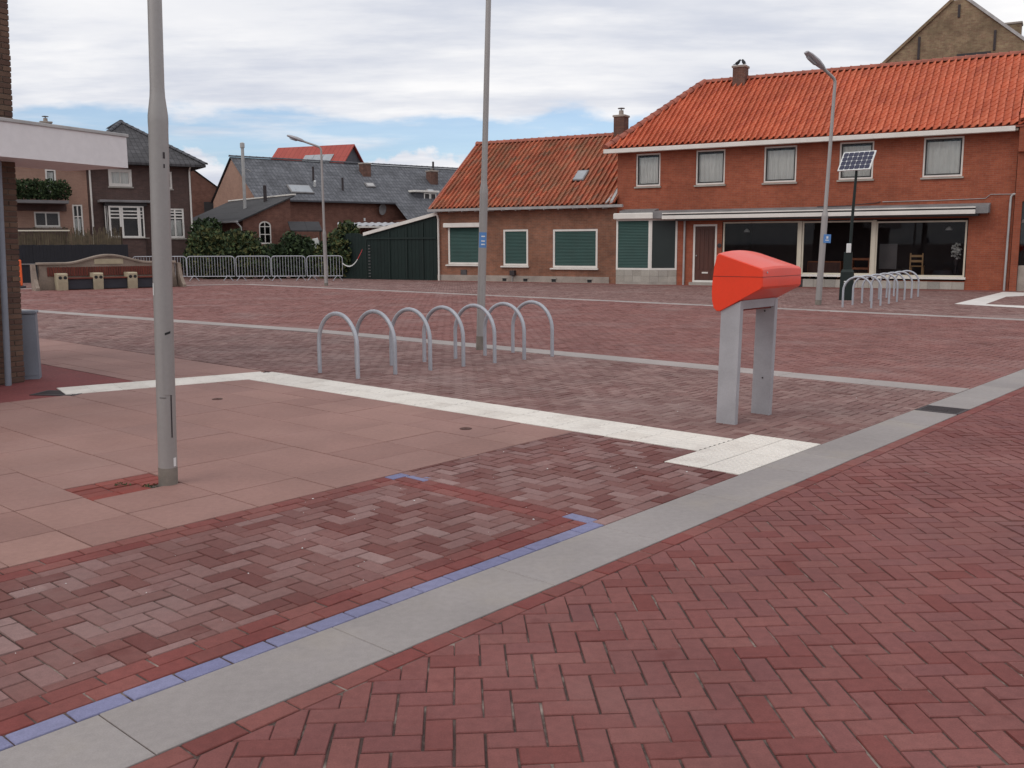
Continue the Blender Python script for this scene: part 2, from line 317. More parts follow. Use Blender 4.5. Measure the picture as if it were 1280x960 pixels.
def inst(me, name, parent, M): 
    o = bpy.data.objects.new(name, me); COL.objects.link(o); o.parent = parent; o.matrix_basis = M; return o
def tag(o, label=None, cat=None, group=None, kind=None):
    for k, v in (('label', label), ('category', cat), ('group', group), ('kind', kind)):
        if v: o[k] = v
    return o
def thing(name, label, cat, loc=(0, 0, 0), rz=0.0, group=None):
    o = bpy.data.objects.new(name, None); COL.objects.link(o); o.location = loc; o.rotation_euler = (0, 0, rz); o.empty_display_size = 0.2
    return tag(o, label, cat, group)
def holder(name):      # a piece of the setting that only holds laid pieces
    o = bpy.data.objects.new(name, None); COL.objects.link(o); o['kind'] = 'structure'; return o
def struct(o): o['kind'] = 'structure'; return o
def numpy_mesh(name, V, quads, mat, rnd=None):
    me = bpy.data.meshes.new(name); nq = len(quads)
    me.vertices.add(len(V)); me.vertices.foreach_set('co', np.asarray(V, np.float32).ravel())
    me.loops.add(nq * 4); me.loops.foreach_set('vertex_index', np.asarray(quads, np.int32).ravel())
    me.polygons.add(nq); me.polygons.foreach_set('loop_start', np.arange(0, nq * 4, 4, dtype=np.int32))
    me.update(calc_edges=True); me.materials.append(MATS[mat])
    me.polygons.foreach_set('use_smooth', [False] * nq)
    if rnd is not None:
        a = me.attributes.new('rnd', 'FLOAT', 'FACE'); a.data.foreach_set('value', np.asarray(rnd, np.float32))
    return me

# ------------------------------------------------------------------ ground plan: t runs along the kerb, n away from the road
KA = rad(48.4); E1 = np.array([math.cos(KA), math.sin(KA)]); E2 = np.array([-E1[1], E1[0]]); K0 = np.array([0.537, 5.315])
def tn(t, n): return K0 + E1 * t + E2 * n
def tn_of(p): q = np.asarray(p) - K0; return q @ E1, q @ E2
def in_view(P, mx=0.62, near=2.0, far=75):
    return (P[:, 1] > near) & (P[:, 1] < far) & (np.abs(P[:, 0]) < mx * P[:, 1] + 0.6)
def clip_poly(poly, region):
    out = [np.asarray(p, float) for p in poly]; R = len(region)
    for i in range(R):
        a = np.asarray(region[i]); b = np.asarray(region[(i + 1) % R]); e = b - a; nn = np.array([-e[1], e[0]]); src = out; out = []
        for j in range(len(src)):
            p, q = src[j - 1], src[j]; dp, dq = (p - a) @ nn, (q - a) @ nn
            if dq >= 0:
                if dp < 0: out.append(p + (q - p) * dp / (dp - dq))
                out.append(q)
            elif dp >= 0: out.append(p + (q - p) * dp / (dp - dq))
        if len(out) < 3: return []
    return out
def area2(p): return 0.5 * abs(sum(p[i - 1][0] * p[i][1] - p[i][0] * p[i - 1][1] for i in range(len(p))))
BT = 0.055          # brick depth below the surface
def piece_mesh(name, poly, mat, ch=0.004, top=0.0, depth=BT):
    c = np.mean(poly, 0); n = len(poly); V = []
    for (z, k) in ((top - depth, 0), (top - ch, 0), (top, ch)):
        for p in poly:
            d = c - p; L = np.hypot(*d) or 1; q = p + d / L * k * 1.3; V.append((q[0], q[1], z))
    F = [tuple(2 * n + i for i in range(n))]
    for k in range(2):
        for i in range(n): j = (i + 1) % n; F.append((k * n + i, k * n + j, (k + 1) * n + j, (k + 1) * n + i))
    m = MB().add(V, F); return m.mesh(name, mat)
RECT_MESH = {}
def rect_mesh(w, h, mat, ch=0.004):
    k = (round(w, 4), round(h, 4), mat, ch)
    if k not in RECT_MESH:
        RECT_MESH[k] = piece_mesh('brick', [np.array(p) for p in ((-w / 2, -h / 2), (w / 2, -h / 2), (w / 2, h / 2), (-w / 2, h / 2))], mat, ch)
    return RECT_MESH[k]
def lay(holder_obj, rects, region, mat, most=300, name='brick', gap=0.006, ztop=0.0, jit=0.0015):
    """rects: array (x, y, angle, w, h) world; laid as pieces: the largest in view one by one, the rest joined"""
    R = np.asarray(rects, float); R = R[in_view(R[:, :2])]
    reg = [np.asarray(p) for p in region]; full = np.ones(len(R), bool); some = np.ones(len(R), bool)
    ca, sa = np.cos(R[:, 2]), np.sin(R[:, 2]); cs = []
    for sx, sy in ((-1, -1), (1, -1), (1, 1), (-1, 1)):
        lx, ly = sx * R[:, 3] / 2, sy * R[:, 4] / 2; cs.append(np.stack([R[:, 0] + lx * ca - ly * sa, R[:, 1] + lx * sa + ly * ca], 1))
    for i in range(len(reg)):
        a, b = reg[i], reg[(i + 1) % len(reg)]; e = b - a; nn = np.array([-e[1], e[0]]) / np.hypot(*e)
        D = np.stack([(c - a) @ nn for c in cs], 1); full &= D.min(1) > -1e-4; some &= D.max(1) > 0.012
    size = R[:, 3] * R[:, 4] / R[:, 1] ** 3 * np.where(np.abs(R[:, 0]) < 0.54 * R[:, 1], 1.0, 0.02) * np.where(R[:, 1] > 2.62, 1, 0.02)
    order = np.argsort(-np.where(some, size, 0)); done = np.zeros(len(R), bool); cnt = 0
    for i in order:
        if cnt >= most or not some[i]: break
        x, y, a, w, h = R[i]; done[i] = True
        if full[i]:
            M = Matrix.Translation((x, y, ztop + random.uniform(-jit, jit))) @ Matrix.Rotation(a + random.gauss(0, 0.009), 4, 'Z') @ Matrix.Rotation(random.gauss(0, 0.008), 4, 'X') @ Matrix.Rotation(random.gauss(0, 0.005), 4, 'Y') @ Matrix.Diagonal((random.uniform(0.978, 1.006), random.uniform(0.962, 1.008), 1, 1))
            inst(rect_mesh(w - gap, h - gap, mat + '_obj'), name, holder_obj, M); cnt += 1
        else:
            p = clip_poly([c[i] for c in cs], reg)
            if len(p) < 3 or area2(p) < 0.0012: continue
            c0 = np.mean(p, 0); p = [q - (q - c0) * 0.03 - c0 for q in p]
            inst(piece_mesh('brick', p, mat + '_obj'), name, holder_obj, Matrix.Translation((c0[0], c0[1], ztop + random.uniform(-jit, jit)))); cnt += 1
    rest = np.where(some & ~done)[0]
    if len(rest) == 0: return
    V, Q, RN = [], [], []; base = 0
    fi = rest[full[rest]]; n = len(fi)
    if n:
        g = gap; top = ztop + RNG.uniform(-jit, jit, n); P = np.zeros((n, 8, 3)); r = R[fi]; c_, s_ = ca[fi], sa[fi]
        tiltx, tilty = RNG.normal(0, 0.0012, n), RNG.normal(0, 0.0012, n)
        for k, (sx, sy, inset, zo) in enumerate([(sx, sy, ins, z) for ins, z in ((0, -0.02), (0.004, 0)) for sx, sy in ((-1, -1), (1, -1), (1, 1), (-1, 1))]):
            lx = sx * (r[:, 3] - g - 2 * inset) / 2; ly = sy * (r[:, 4] - g - 2 * inset) / 2
            P[:, k, 0] = r[:, 0] + lx * c_ - ly * s_; P[:, k, 1] = r[:, 1] + lx * s_ + ly * c_; P[:, k, 2] = top + zo + sx * tiltx + sy * tilty
        fq = np.array([(4, 5, 6, 7), (0, 1, 5, 4), (1, 2, 6, 5), (2, 3, 7, 6), (3, 0, 4, 7)])
        V.append(P.reshape(-1, 3)); Q.append((np.arange(n)[:, None, None] * 8 + fq[None]).reshape(-1, 4)); RN.append(np.repeat(RNG.random(n), 5)); base = n * 8
    for i in rest[~full[rest]]:
        p = clip_poly([c[i] for c in cs], reg)
        if len(p) < 3 or area2(p) < 0.0012: continue
        c0 = np.mean(p, 0); p = [q - (q - c0) * 0.03 for q in p]
        while len(p) % 2: p.append(p[-1] * 0.5 + p[0] * 0.5)
        m = len(p); vs = [(q[0], q[1], ztop - 0.02) for q in p] + [(q[0] + (c0[0] - q[0]) * 0.05, q[1] + (c0[1] - q[1]) * 0.05, ztop) for q in p]
        qs = [(base + j, base + (j + 1) % m, base + m + (j + 1) % m, base + m + j) for j in range(m)]
        qs += [(base + m, base + m + j, base + m + j + 1, base + m + j + 2) for j in range(1, m - 2, 2)]
        V.append(np.array(vs)); Q.append(np.array(qs)); RN.append(np.full(len(qs), random.random())); base += 2 * m
    me = numpy_mesh('laid_bricks', np.concatenate(V), np.concatenate(Q), mat + '_attr', np.concatenate(RN))
    o = bpy.data.objects.new('laid_bricks', me); COL.objects.link(o); o.parent = holder_obj; o['kind'] = 'stuff'
def herring(region, ang, a=0.101, off=(0, 0)):
    reg = np.array(region); c, s = math.cos(ang), math.sin(ang)
    L = np.stack([reg[:, 0] * c + reg[:, 1] * s, -reg[:, 0] * s + reg[:, 1] * c], 1) - np.array(off)
    lo, hi = L.min(0) / a - 4, L.max(0) / a + 4
    u0, u1 = int((lo[0] + lo[1]) / 2) - 2, int((hi[0] + hi[1]) / 2) + 2; w0, w1 = int((lo[0] - hi[1]) / 4) - 2, int((hi[0] - lo[1]) / 4) + 2
    I, J = np.meshgrid(np.arange(u0, u1), np.arange(w0, w1)); X = (I + 2 * J).ravel().astype(float); Y = (I - 2 * J).ravel().astype(float)
    k = (X > lo[0]) & (X < hi[0]) & (Y > lo[1]) & (Y < hi[1]); X, Y = X[k], Y[k]
    out = []
    for dx, dy, w, h in ((1, 0.5, 2, 1), (0.5, 2, 1, 2)):
        x = (X + dx) * a + off[0]; y = (Y + dy) * a + off[1]
        out.append(np.stack([x * c - y * s, x * s + y * c, np.full(len(x), ang), np.full(len(x), w * a), np.full(len(x), h * a)], 1))
    return np.concatenate(out)
def course(t0, t1, n0, n1, along='t', L=0.2025, shift=0.0):
    out = []
    if along == 't':
        x = t0 + shift
        while x < t1 - 0.02:
            w = min(L, t1 - x); p = tn(x + w / 2, (n0 + n1) / 2); out.append((p[0], p[1], KA, w, n1 - n0)); x += L
    else:
        x = n0 + shift
        while x < n1 - 0.02:
            w = min(L, n1 - x); p = tn((t0 + t1) / 2, x + w / 2); out.append((p[0], p[1], KA, t1 - t0, w)); x += L
    return out
def rect_tn(t0, t1, n0, n1): return [tn(t0, n0), tn(t1, n0), tn(t1, n1), tn(t0, n1)]
BIGREG = [np.array(p) for p in ((-200, -200), (200, -200), (200, 200), (-200, 200))]
def sheet_poly(name, pts, z, mat, parent=None, thick=0.02):
    m = MB(); n = len(pts); V = [(p[0], p[1], z) for p in pts] + [(p[0], p[1], z - thick) for p in pts]
    m.add(V, [tuple(range(n))] + [(i, n + i, n + (i + 1) % n, (i + 1) % n) for i in range(n)])
    return m.build(name, mat, parent)

# ================================================================== SETTING
g = MB(); NR = 64
g.add([(0, 0, -0.075)] + [(2000 * math.cos(2 * math.pi * k / NR), 2000 * math.sin(2 * math.pi * k / NR), -0.075) for k in range(NR)], [(0, 1 + k, 1 + (k + 1) % NR) for k in range(NR)])
struct(g.build('ground', 'ground'))
BED = -0.0068
# --- road: red clinkers, herringbone at 45 degrees to the kerb
road = struct(sheet_poly('road', rect_tn(-9, 40, -14, -0.405), BED, 'joint', thick=0.05))
reg = rect_tn(-8, 14, -8, -0.505)
lay(road, herring(reg, KA + math.pi / 4, off=(0.03, 0.02)), reg, 'road', 300)
edge_o = struct(sheet_poly('road_edge', rect_tn(-9, 40, -0.504, -0.402), BED + 0.001, 'joint', thick=0.04))
lay(edge_o, course(-6, 14, -0.502, -0.402, shift=0.07), BIGREG, 'redc', 120)
# --- kerb: grey concrete band
kerb = struct(sheet_poly('kerb', rect_tn(-9, 40, -0.40, -0.001), -0.006, 'joint_dark', thick=0.04))
kj = [-6, -5, -4, -2.97, -1.965, -0.955, -0.04, 0.96, 1.93, 2.55, 3.42, 4.30, 5.06, None, 5.43, 6.22, 7.2, 8.2, 9.2, 10.2, 11.2, 12.2, 13.2]
for a, b in zip(kj[:-1], kj[1:]):
    if a is None or b is None: continue
    w = b - a - 0.004; c = tn((a + b) / 2, -0.2005)
    pm = piece_mesh('kerb_slab', [np.array(p) for p in ((-w / 2, -0.198), (w / 2, -0.198), (w / 2, 0.198), (-w / 2, 0.198))], 'kerb', 0.003)
    inst(pm, 'kerb_slab', kerb, Matrix.Translation((c[0], c[1], random.uniform(-0.001, 0.002))) @ Matrix.Rotation(KA + random.gauss(0, 0.002), 4, 'Z'))
# --- pavement strip with the marked parking bay
strip = struct(sheet_poly('pavement', rect_tn(-9, 2.08, 0.0, 1.849), BED, 'joint', thick=0.05))
r1 = rect_tn(-8, -0.135, 0.303, 1.647); r2 = rect_tn(0.07, 1.588, 0.103, 1.849); r3 = rect_tn(1.588, 2.078, 0.632, 1.849)
bay = np.concatenate([herring(r1, KA, off=(0.0, 0.05))]); lay(strip, bay, r1, 'strip', 230)
lay(strip, herring(r2, KA, off=(0.04, 0.0)), r2, 'strip', 60); lay(strip, herring(r3, KA, off=(0.04, 0.0)), r3, 'strip', 10)
edging = struct(sheet_poly('bay_edging', rect_tn(-9, 0.07, 0.10, 0.302), BED + 0.0015, 'joint', thick=0.03))
red = course(-6, -0.035, 0.101, 0.201, shift=0.03) + course(-6, -0.035, 0.202, 0.302, shift=0.12) + course(-6, -0.08, 1.648, 1.748, shift=0.05) + course(-6, -0.08, 1.749, 1.848, shift=0.14)
red += course(-0.134, -0.034, 0.302, 1.548, 'n', shift=0.0) + course(-0.134, -0.081, 1.549, 1.647, 'n') + course(-0.033, 0.067, 0.302, 1.548, 'n', shift=0.1) + course(-0.033, 0.067, 0.302, 0.402, 'n') + course(-0.079, 0.020, 1.549, 1.747, 'n')
lay(edging, red, BIGREG, 'redc', 160)
lay(edging, course(0.002, 1.58, 0.001, 0.101), BIGREG, 'strip', 12)
bl = course(-6.08, 0.0, 0.001, 0.100) + course(-0.034, 0.068, 0.102, 0.302, 'n') + course(-0.078, 0.124, 1.749, 1.848) + course(0.022, 0.122, 1.548, 1.748, 'n')
lay(edging, bl, BIGREG, 'blue', 60)
# --- terrace of large pink slabs
terrace = struct(sheet_poly('terrace', [tn(-9, 1.851), tn(2.079, 1.851), tn(2.70, 7.2), tn(2.70, 17), tn(-9, 17)], -0.012, 'joint_dark', thick=0.04))
TR = [tn(-9, 1.853), tn(2.077, 1.853), tn(2.077, 6.83), tn(0.25, 7.29), tn(-9, 7.30)]
TR2 = [tn(1.12, 7.72), tn(2.66, 7.34), tn(2.68, 15.5), tn(1.12, 15.5)]
cols = [-7.2, -6.6, -6.0, -5.4, -4.8, -4.2, -3.6, -3.05, -2.56, -2.13, -1.70, -1.09, -0.49, 0.12, 0.72, 1.32, 1.70, 2.08, 2.70]
def slab(t0, t1, n0, n1, regn):
    poly = [tn(t0, n0), tn(t1, n0), tn(t1, n1), tn(t0, n1)]; p = clip_poly(poly, regn)
    if len(p) < 3 or area2(p) < 0.004: return
    c = np.mean(p, 0); q = [x - c - (x - c) / max(np.hypot(*(x - c)), 1e-4) * 0.0055 for x in p]
    if not in_view(np.array([c]))[0]: return
    inst(piece_mesh('paving_slab', q, 'slab', 0.0025), 'paving_slab', terrace, Matrix.Translation((c[0], c[1], random.uniform(-0.0015, 0.002))))
for a, b in zip(cols[:-1], cols[1:]):
    for regn, lo, hi in ((TR, 1.853, 7.35), (TR2, 7.3, 15.5)):
        n = lo; k = 0
        seq = [0.475, 0.455, 0.43] if (a == -1.70 and lo < 2) else []
        if not seq and random.random() < 0.5: seq = [0.45]
        while n < hi:
            L = seq[k] if k < len(seq) else random.choice([0.9, 0.9, 0.45, 0.6]); k += 1
            if not (a == -1.70 and lo < 2 and k == 3): slab(a, b, n, n + L, regn)
            n += L
patch = struct(sheet_poly('brick_patch', rect_tn(-1.70, -1.09, 2.783, 3.213), -0.014, 'joint_dark', thick=0.02))
pr = [r for j in range(4) for r in course(-1.697, -1.093, 2.786 + j * 0.106, 2.786 + (j + 1) * 0.106, shift=-0.0 if j % 2 else 0.0)]
pr = [r for r in pr if np.hypot(r[0] + 2.34, r[1] - 6.31) > 0.10]
lay(patch, pr, BIGREG, 'loose', 60, ztop=-0.004, jit=0.004)
struct(sheet_poly('red_path', [tn(-9, 7.30), tn(1.115, 7.30), tn(1.115, 22), tn(-9, 22)], -0.0045, 'red_asphalt', thick=0.005))
# --- white guidance line and blister tiles
guide = struct(sheet_poly('guidance_line', rect_tn(2.081, 2.679, 0.62, 7.25), -0.010, 'joint_dark', thick=0.03))
def relief_mesh(name, w, h, kind):
    m = MB(); x0, y0 = -w / 2, -h / 2
    if kind == 'dome':
        nx = ny = 6; xs, ys = [], []
        for L, nn, o in ((w, nx, xs), (h, ny, ys)):
            st = L / nn; o.append(-L / 2)
            for k in range(nn): c = -L / 2 + (k + 0.5) * st; o += [c - st * 0.26, c + st * 0.26]
            o.append(L / 2)
        V = {}; 
        def vv(i, j, z):
            k = (i, j, z); 
            if k not in V: V[k] = len(V)
            return V[k]
        F = []; Z = {}
        for i in range(len(xs) - 1):
            for j in range(len(ys) - 1):
                q = [(i, j), (i + 1, j), (i + 1, j + 1), (i, j + 1)]
                if i % 2 == 1 and j % 2 == 1:
                    t_ = [vv(a, b, 'u') for a, b in q]; l_ = [vv(a, b, 'l') for a, b in q]; F.append(tuple(t_))
                    for e in range(4): F.append((l_[e], l_[(e + 1) % 4], t_[(e + 1) % 4], t_[e]))
                else: F.append(tuple(vv(a, b, 'l') for a, b in q))
        P = [None] * len(V)
        for (i, j, z), k in V.items():
            if z == 'l': P[k] = (xs[i], ys[j], 0.0)
            else:
                ci = (xs[i - (i % 2 == 0)] + xs[i + (i % 2)]) / 2; cj = (ys[j - (j % 2 == 0)] + ys[j + (j % 2)]) / 2
                P[k] = (ci + (xs[i] - ci) * 0.6, cj + (ys[j] - cj) * 0.6, 0.005)
        m.add(P, F); m2 = [(-w / 2, -h / 2), (w / 2, -h / 2), (w / 2, h / 2), (-w / 2, h / 2)]
    else:
        prof = [(-h / 2, 0)]
        for k in range(4):
            c = -h / 2 + (k + 0.5) * h / 4; prof += [(c - 0.020, 0), (c - 0.014, 0.004), (c + 0.014, 0.004), (c + 0.020, 0)]
        prof.append((h / 2, 0)); n = len(prof)
        m.add([(-w / 2, y, z) for y, z in prof] + [(w / 2, y, z) for y, z in prof], [(i, n + i, n + i + 1, i + 1) for i in range(n - 1)])
    # skirt
    m.add([(-w / 2, -h / 2, 0), (w / 2, -h / 2, 0), (w / 2, h / 2, 0), (-w / 2, h / 2, 0), (-w / 2, -h / 2, -0.05), (w / 2, -h / 2, -0.05), (w / 2, h / 2, -0.05), (-w / 2, h / 2, -0.05)],
          [(4, 5, 1, 0), (5, 6, 2, 1), (6, 7, 3, 2), (7, 4, 0, 3)])
    return m.mesh(name, 'tactile')
dome = relief_mesh('tactile_tile', 0.3345, 0.304, 'dome'); rib = relief_mesh('tactile_tile', 0.296, 0.296, 'rib')
def put(me, name, par, p, ang, z=0.001): inst(me, name, par, Matrix.Translation((p[0], p[1], z + random.uniform(-0.0008, 0.0008))) @ Matrix.Rotation(ang, 4, 'Z'))
for i in range(4):
    for j in range(2): put(dome, 'tactile_tile', guide, tn(1.595 + 0.338 * (i + 0.5) + j * 0.0, 0.004 + 0.311 * (j + 0.5)), KA)
sheet_poly('tile_bed', rect_tn(1.59, 2.95, 0.0, 0.63), -0.010, 'joint_dark', guide, 0.03)
for i in range(22):
    for j in range(2): put(rib, 'tactile_tile', guide, tn(2.232 + j * 0.298, 0.776 + i * 0.298), KA + math.pi / 2)
A0, A1 = tn(2.36, 7.06), tn(0.30, 7.58); dv = (A1 - A0); LL = np.hypot(*dv); dv = dv / LL; pv = np.array([-dv[1], dv[0]]); ra = math.atan2(dv[1], dv[0])
for i in range(-1, int(LL / 0.298)):
    for j in (-0.5, 0.5): put(rib, 'tactile_tile', guide, A0 + dv * (0.16 + i * 0.298 + 0.15) + pv * j * 0.298, ra, 0.0045)
# --- the square
sq_bed = struct(sheet_poly('square', [tn(2.68, 0.0), tn(60, 0.0), tn(60, 75), tn(1.1, 75), tn(1.1, 15.5), tn(2.68, 15.5)], BED, 'joint_dark', thick=0.05))
RA = rect_tn(2.955, 6.42, 0.002, 0.63); RB = [tn(2.682, 0.63), tn(6.42, 0.63), tn(6.46, 10.7), tn(2.69, 10.7)]
RC = [tn(2.69, 10.7), tn(6.46, 10.7), tn(5.2, 25), tn(2.70, 25)]
lay(sq_bed, np.concatenate([herring(RA, KA, off=(0.02, 0.03))]), RA, 'plaza', 60)
lay(sq_bed, herring(RB, KA, off=(0.02, 0.03)), RB, 'plaza', 240); lay(sq_bed, herring(RC, KA, off=(0.02, 0.03)), RC, 'plaza', 0)
red_sq = holder('red_square')
RD = [tn(6.87, 0.002), tn(17.4, 0.002), tn(17.95, 11.5), tn(6.95, 11.5)]; RE = [tn(6.95, 11.5), tn(17.95, 11.5), tn(18.15, 33), tn(4.2, 33)]
RE = [tn(6.95, 11.5), tn(17.95, 11.5), tn(18.12, 31.8), tn(10.5, 35.0), tn(4.55, 33)]
lay(red_sq, herring(RD, KA, off=(0.0, 0.06)), RD, 'square', 200); lay(red_sq, herring(RE, KA, off=(0.0, 0.06)), RE, 'square', 100)
far_sq = holder('outer_square')
RF = [tn(17.9, -0.0), tn(42, 0.0), tn(46, 32.2), tn(18.6, 32.2)]; RG = [tn(10.9, 35.6), tn(18.6, 32.2), tn(32, 32.2), tn(22, 52), tn(8, 45)]
RF = [tn(18.0, 0.002), tn(40, 0.002), tn(40, 15), tn(28, 32.2), tn(18.6, 32.2)]
lay(far_sq, herring(RF, KA + math.pi / 4), RF, 'plaza', 60); lay(far_sq, herring(RG, KA + math.pi / 4), RG, 'plaza', 0)
def band(name, P, Q, w, L=1.0):
    h = holder(name); P, Q = np.array(P), np.array(Q); d = Q - P; D = np.hypot(*d); d = d / D; a = math.atan2(d[1], d[0]); k = int(D / L)
    me = piece_mesh('band_slab', [np.array(p) for p in ((-D / k / 2 + 0.004, -w / 2), (D / k / 2 - 0.004, -w / 2), (D / k / 2 - 0.004, w / 2), (-D / k / 2 + 0.004, w / 2))], 'band', 0.004)
    for i in range(k):
        p = P + d * (i + 0.5) * D / k
        if in_view(np.array([p]))[0]: inst(me, 'band_slab', h, Matrix.Translation((p[0], p[1], random.uniform(0, 0.002))) @ Matrix.Rotation(a, 4, 'Z'))
    return h
band('paving_band', tn(6.65, 0.01), tn(6.72, 11.5), 0.42)
b2 = band('paving_band', tn(6.72, 11.5), tn(5.1, 27.0), 0.42)
band('paving_band', tn(17.70, 0.0), tn(18.36, 32.0), 0.44); band('paving_band', tn(18.4, 32.2), tn(10.6, 35.4), 0.44)
for pts in ([(11.74, 25.28), (12.46, 25.07), (14.82, 28.59), (15.56, 28.98), (16.6, 30.9), (16.17, 31.41)], [(11.74, 25.28), (11.9, 24.95), (12.72, 23.46), (14.2, 22.2), (14.5, 22.9), (13.10, 24.36), (12.46, 25.07)]):
    sheet_poly('painted_marking', pts, 0.0065, 'paint_white', sq_bed, 0.003)

plain('apron', (0.225, 0.085, 0.07), 0.9, 0.15, 2.5, 0.12)
_c, _s = math.cos(rad(-30)), math.sin(rad(-30))
struct(sheet_poly('house_apron', [(4.3 + a * _c - b * _s, 39.3 + a * _s + b * _c) for a, b in ((-8.9, -0.75), (0.0, -0.75), (2.8, -0.95), (14.4, -0.95), (14.4, 0.3), (-8.9, 0.3))], 0.006, 'apron', thick=0.03))
# crumbs of sand and litter left on the new paving
cm = MB()
for i in range(90):
    if i < 70: p = tn(random.uniform(-4, 2), random.uniform(0.1, 1.8))
    else: p = tn(random.uniform(2.8, 6.3), random.uniform(0.3, 7))
    r = random.choice([0.0018, 0.0025, 0.003, 0.005]) ; a = random.random() * 3; z = 0.001
    V = [(p[0] + r * math.cos(a + k * 1.57) * (1.6 if k % 2 else 1), p[1] + r * math.sin(a + k * 1.57) * (1.6 if k % 2 else 1), z) for k in range(4)] + [(p[0], p[1], z + r * 0.8)]
    cm.add(V, [(0, 1, 4), (1, 2, 4), (2, 3, 4), (3, 0, 4)])
tag(cm.build('sand_crumbs', 'white_label'), 'pale crumbs of sand and litter scattered over the brick paving', 'litter', kind='stuff')

# ================================================================== STREET FURNITURE
def lamp_post(name, label, base, lean, r0, r1, zs, ztop, arm=None, head=None, foot=0.14, hatch=True):
    o = thing(name, label, 'lamp post', (base[0], base[1], 0)); o.rotation_euler = (0, lean, 0)
    MB().lathe([(r0, 0.0), (r0, zs - 0.10), (r0 * 1.03, zs - 0.06), (r0 * 1.02, zs - 0.02), (r1 * 1.06, zs + 0.10), (r1, zs + 0.16), (r1 * 0.8, ztop)], 24).build('pole', 'galv_pole', o, True)
    MB().lathe([(r0 + 0.002, -0.05), (r0 + 0.002, foot), (r0 + 0.0005, foot + 0.01)], 24).build('foot_sleeve', 'pole_foot', o, True)
    if hatch:
        n = 9
        MB().sheet(lambda u, v: ((r0 + 0.0035) * math.cos(-0.9 + (u - 0.5) * 0.9), (r0 + 0.0035) * math.sin(-0.9 + (u - 0.5) * 0.9), 0.62 + 0.38 * v), 6, 1).build('hatch', 'galv_pole', o, True)
    d = Vector((math.cos(arm[0]), math.sin(arm[0]), 0)); L, up = arm[1], arm[2]
    path = [Vector((0, 0, ztop - 0.02))] + [Vector((0, 0, ztop)) + d * (0.18 * (1 - math.cos(k / 6 * 1.05))) + Vector((0, 0, 0.18 * math.sin(k / 6 * 1.05))) for k in range(7)]
    e = path[-1] + d * L + Vector((0, 0, up)); path.append(e)
    MB().tube(path, r1 * 0.8, 10).build('arm', 'galv_pole', o, True)
    ax = (d * L + Vector((0, 0, up))).normalized(); sd = ax.cross(Vector((0, 0, 1))).normalized(); nn = sd.cross(ax)
    m = MB(); prof = [(0.0, 0.05, 0.045), (0.10, 0.09, 0.075), (0.30, 0.145, 0.09), (0.55, 0.14, 0.07), (0.68, 0.10, 0.04)]
    V = []
    for a, w, h in prof:
        for k in range(10): th = 2 * math.pi * k / 10; V.append(e + ax * (a - 0.06) + sd * w * math.cos(th) + nn * h * math.sin(th) * (1 if math.sin(th) > 0 else 0.7))
    F = [(i * 10 + k, i * 10 + (k + 1) % 10, (i + 1) * 10 + (k + 1) % 10, (i + 1) * 10 + k) for i in range(len(prof) - 1) for k in range(10)] + [tuple(range(9, -1, -1)), tuple(40 + k for k in range(10))]
    hd = m.add(V, F).build('lamp_head', 'leg_grey', o, True)
    c = e + ax * 0.36 - nn * 0.062
    MB().add([c - ax * 0.16 - sd * 0.07, c + ax * 0.16 - sd * 0.07, c + ax * 0.16 + sd * 0.07, c - ax * 0.16 + sd * 0.07, c - ax * 0.1 - sd * 0.04 - nn * 0.03, c + ax * 0.1 - sd * 0.04 - nn * 0.03, c + ax * 0.1 + sd * 0.04 - nn * 0.03, c - ax * 0.1 + sd * 0.04 - nn * 0.03],
             [(0, 1, 2, 3), (4, 7, 6, 5), (0, 4, 5, 1), (1, 5, 6, 2), (2, 6, 7, 3), (3, 7, 4, 0)]).build('lens', 'roof_light', hd)
    return o
GL = 'grey galvanised lamp posts on the square'
lp1 = \
      lamp_post('lamp_post', 'thick galvanised lamp post in the foreground, rising from a patch of loose red bricks', (-2.34, 6.31), 0.0285, 0.0615, 0.045, 2.45, 6.6, (rad(200), 1.1, 0.3), foot=0.11)
lp2 = lamp_post('lamp_post', 'lamp post standing between the near row of bicycle hoops, blue sticker halfway up', (-0.49, 14.63), 0.0325, 0.062, 0.045, 2.42, 6.6, (rad(180), 1.0, 0.3), foot=0.20)
lp3 = lamp_post('lamp_post', 'lamp post with a bent arm and grey head in front of the shop windows', (8.10, 25.2), 0.034, 0.080, 0.050, 2.35, 5.65, (rad(196), 0.30, 0.20), foot=0.12, hatch=False)
lp4 = lamp_post('lamp_post', 'slender far lamp post with a bent arm, standing before the crowd barriers', (-7.46, 38.5), -0.006, 0.075, 0.050, 2.1, 5.30, (rad(184), 0.62, 0.22), foot=0.1, hatch=False)
for o in (lp1, lp2, lp3, lp4): o['group'] = GL
def wrap(o, name, mat, r, a0, a1, z0, z1, skew=0.0):
    return MB().sheet(lambda u, v: (r * math.cos(a0 + (a1 - a0) * u), r * math.sin(a0 + (a1 - a0) * u), z0 + (z1 - z0) * v + skew * u), 5, 1).build(name, mat, o, True)
wrap(lp1, 'black_scrawl', 'black', 0.063, -1.15, -0.55, 1.02, 1.035, 0.012)
wrap(lp1, 'black_scrawl', 'dark_iron', 0.063, -0.75, -0.6, 0.33, 0.62)
wrap(lp1, 'paper_sticker', 'white_label', 0.063, -0.6, -0.2, 0.13, 0.19)
wrap(lp1, 'number_marks', 'dark_iron', 0.063, -0.85, -0.62, 2.16, 2.20); wrap(lp1, 'number_marks', 'dark_iron', 0.063, -0.82, -0.65, 2.10, 2.125)
wrap(lp1, 'black_cable_loop', 'dark_iron', 0.064, -1.9, -1.2, 0.60, 0.604)
wrap(lp1, 'paper_sticker', 'white_label', 0.063, -2.6, -2.3, 1.28, 1.36)
st = wrap(lp2, 'blue_sticker', 'blue_sign', 0.0635, -2.6, -0.5, 1.56, 1.79)
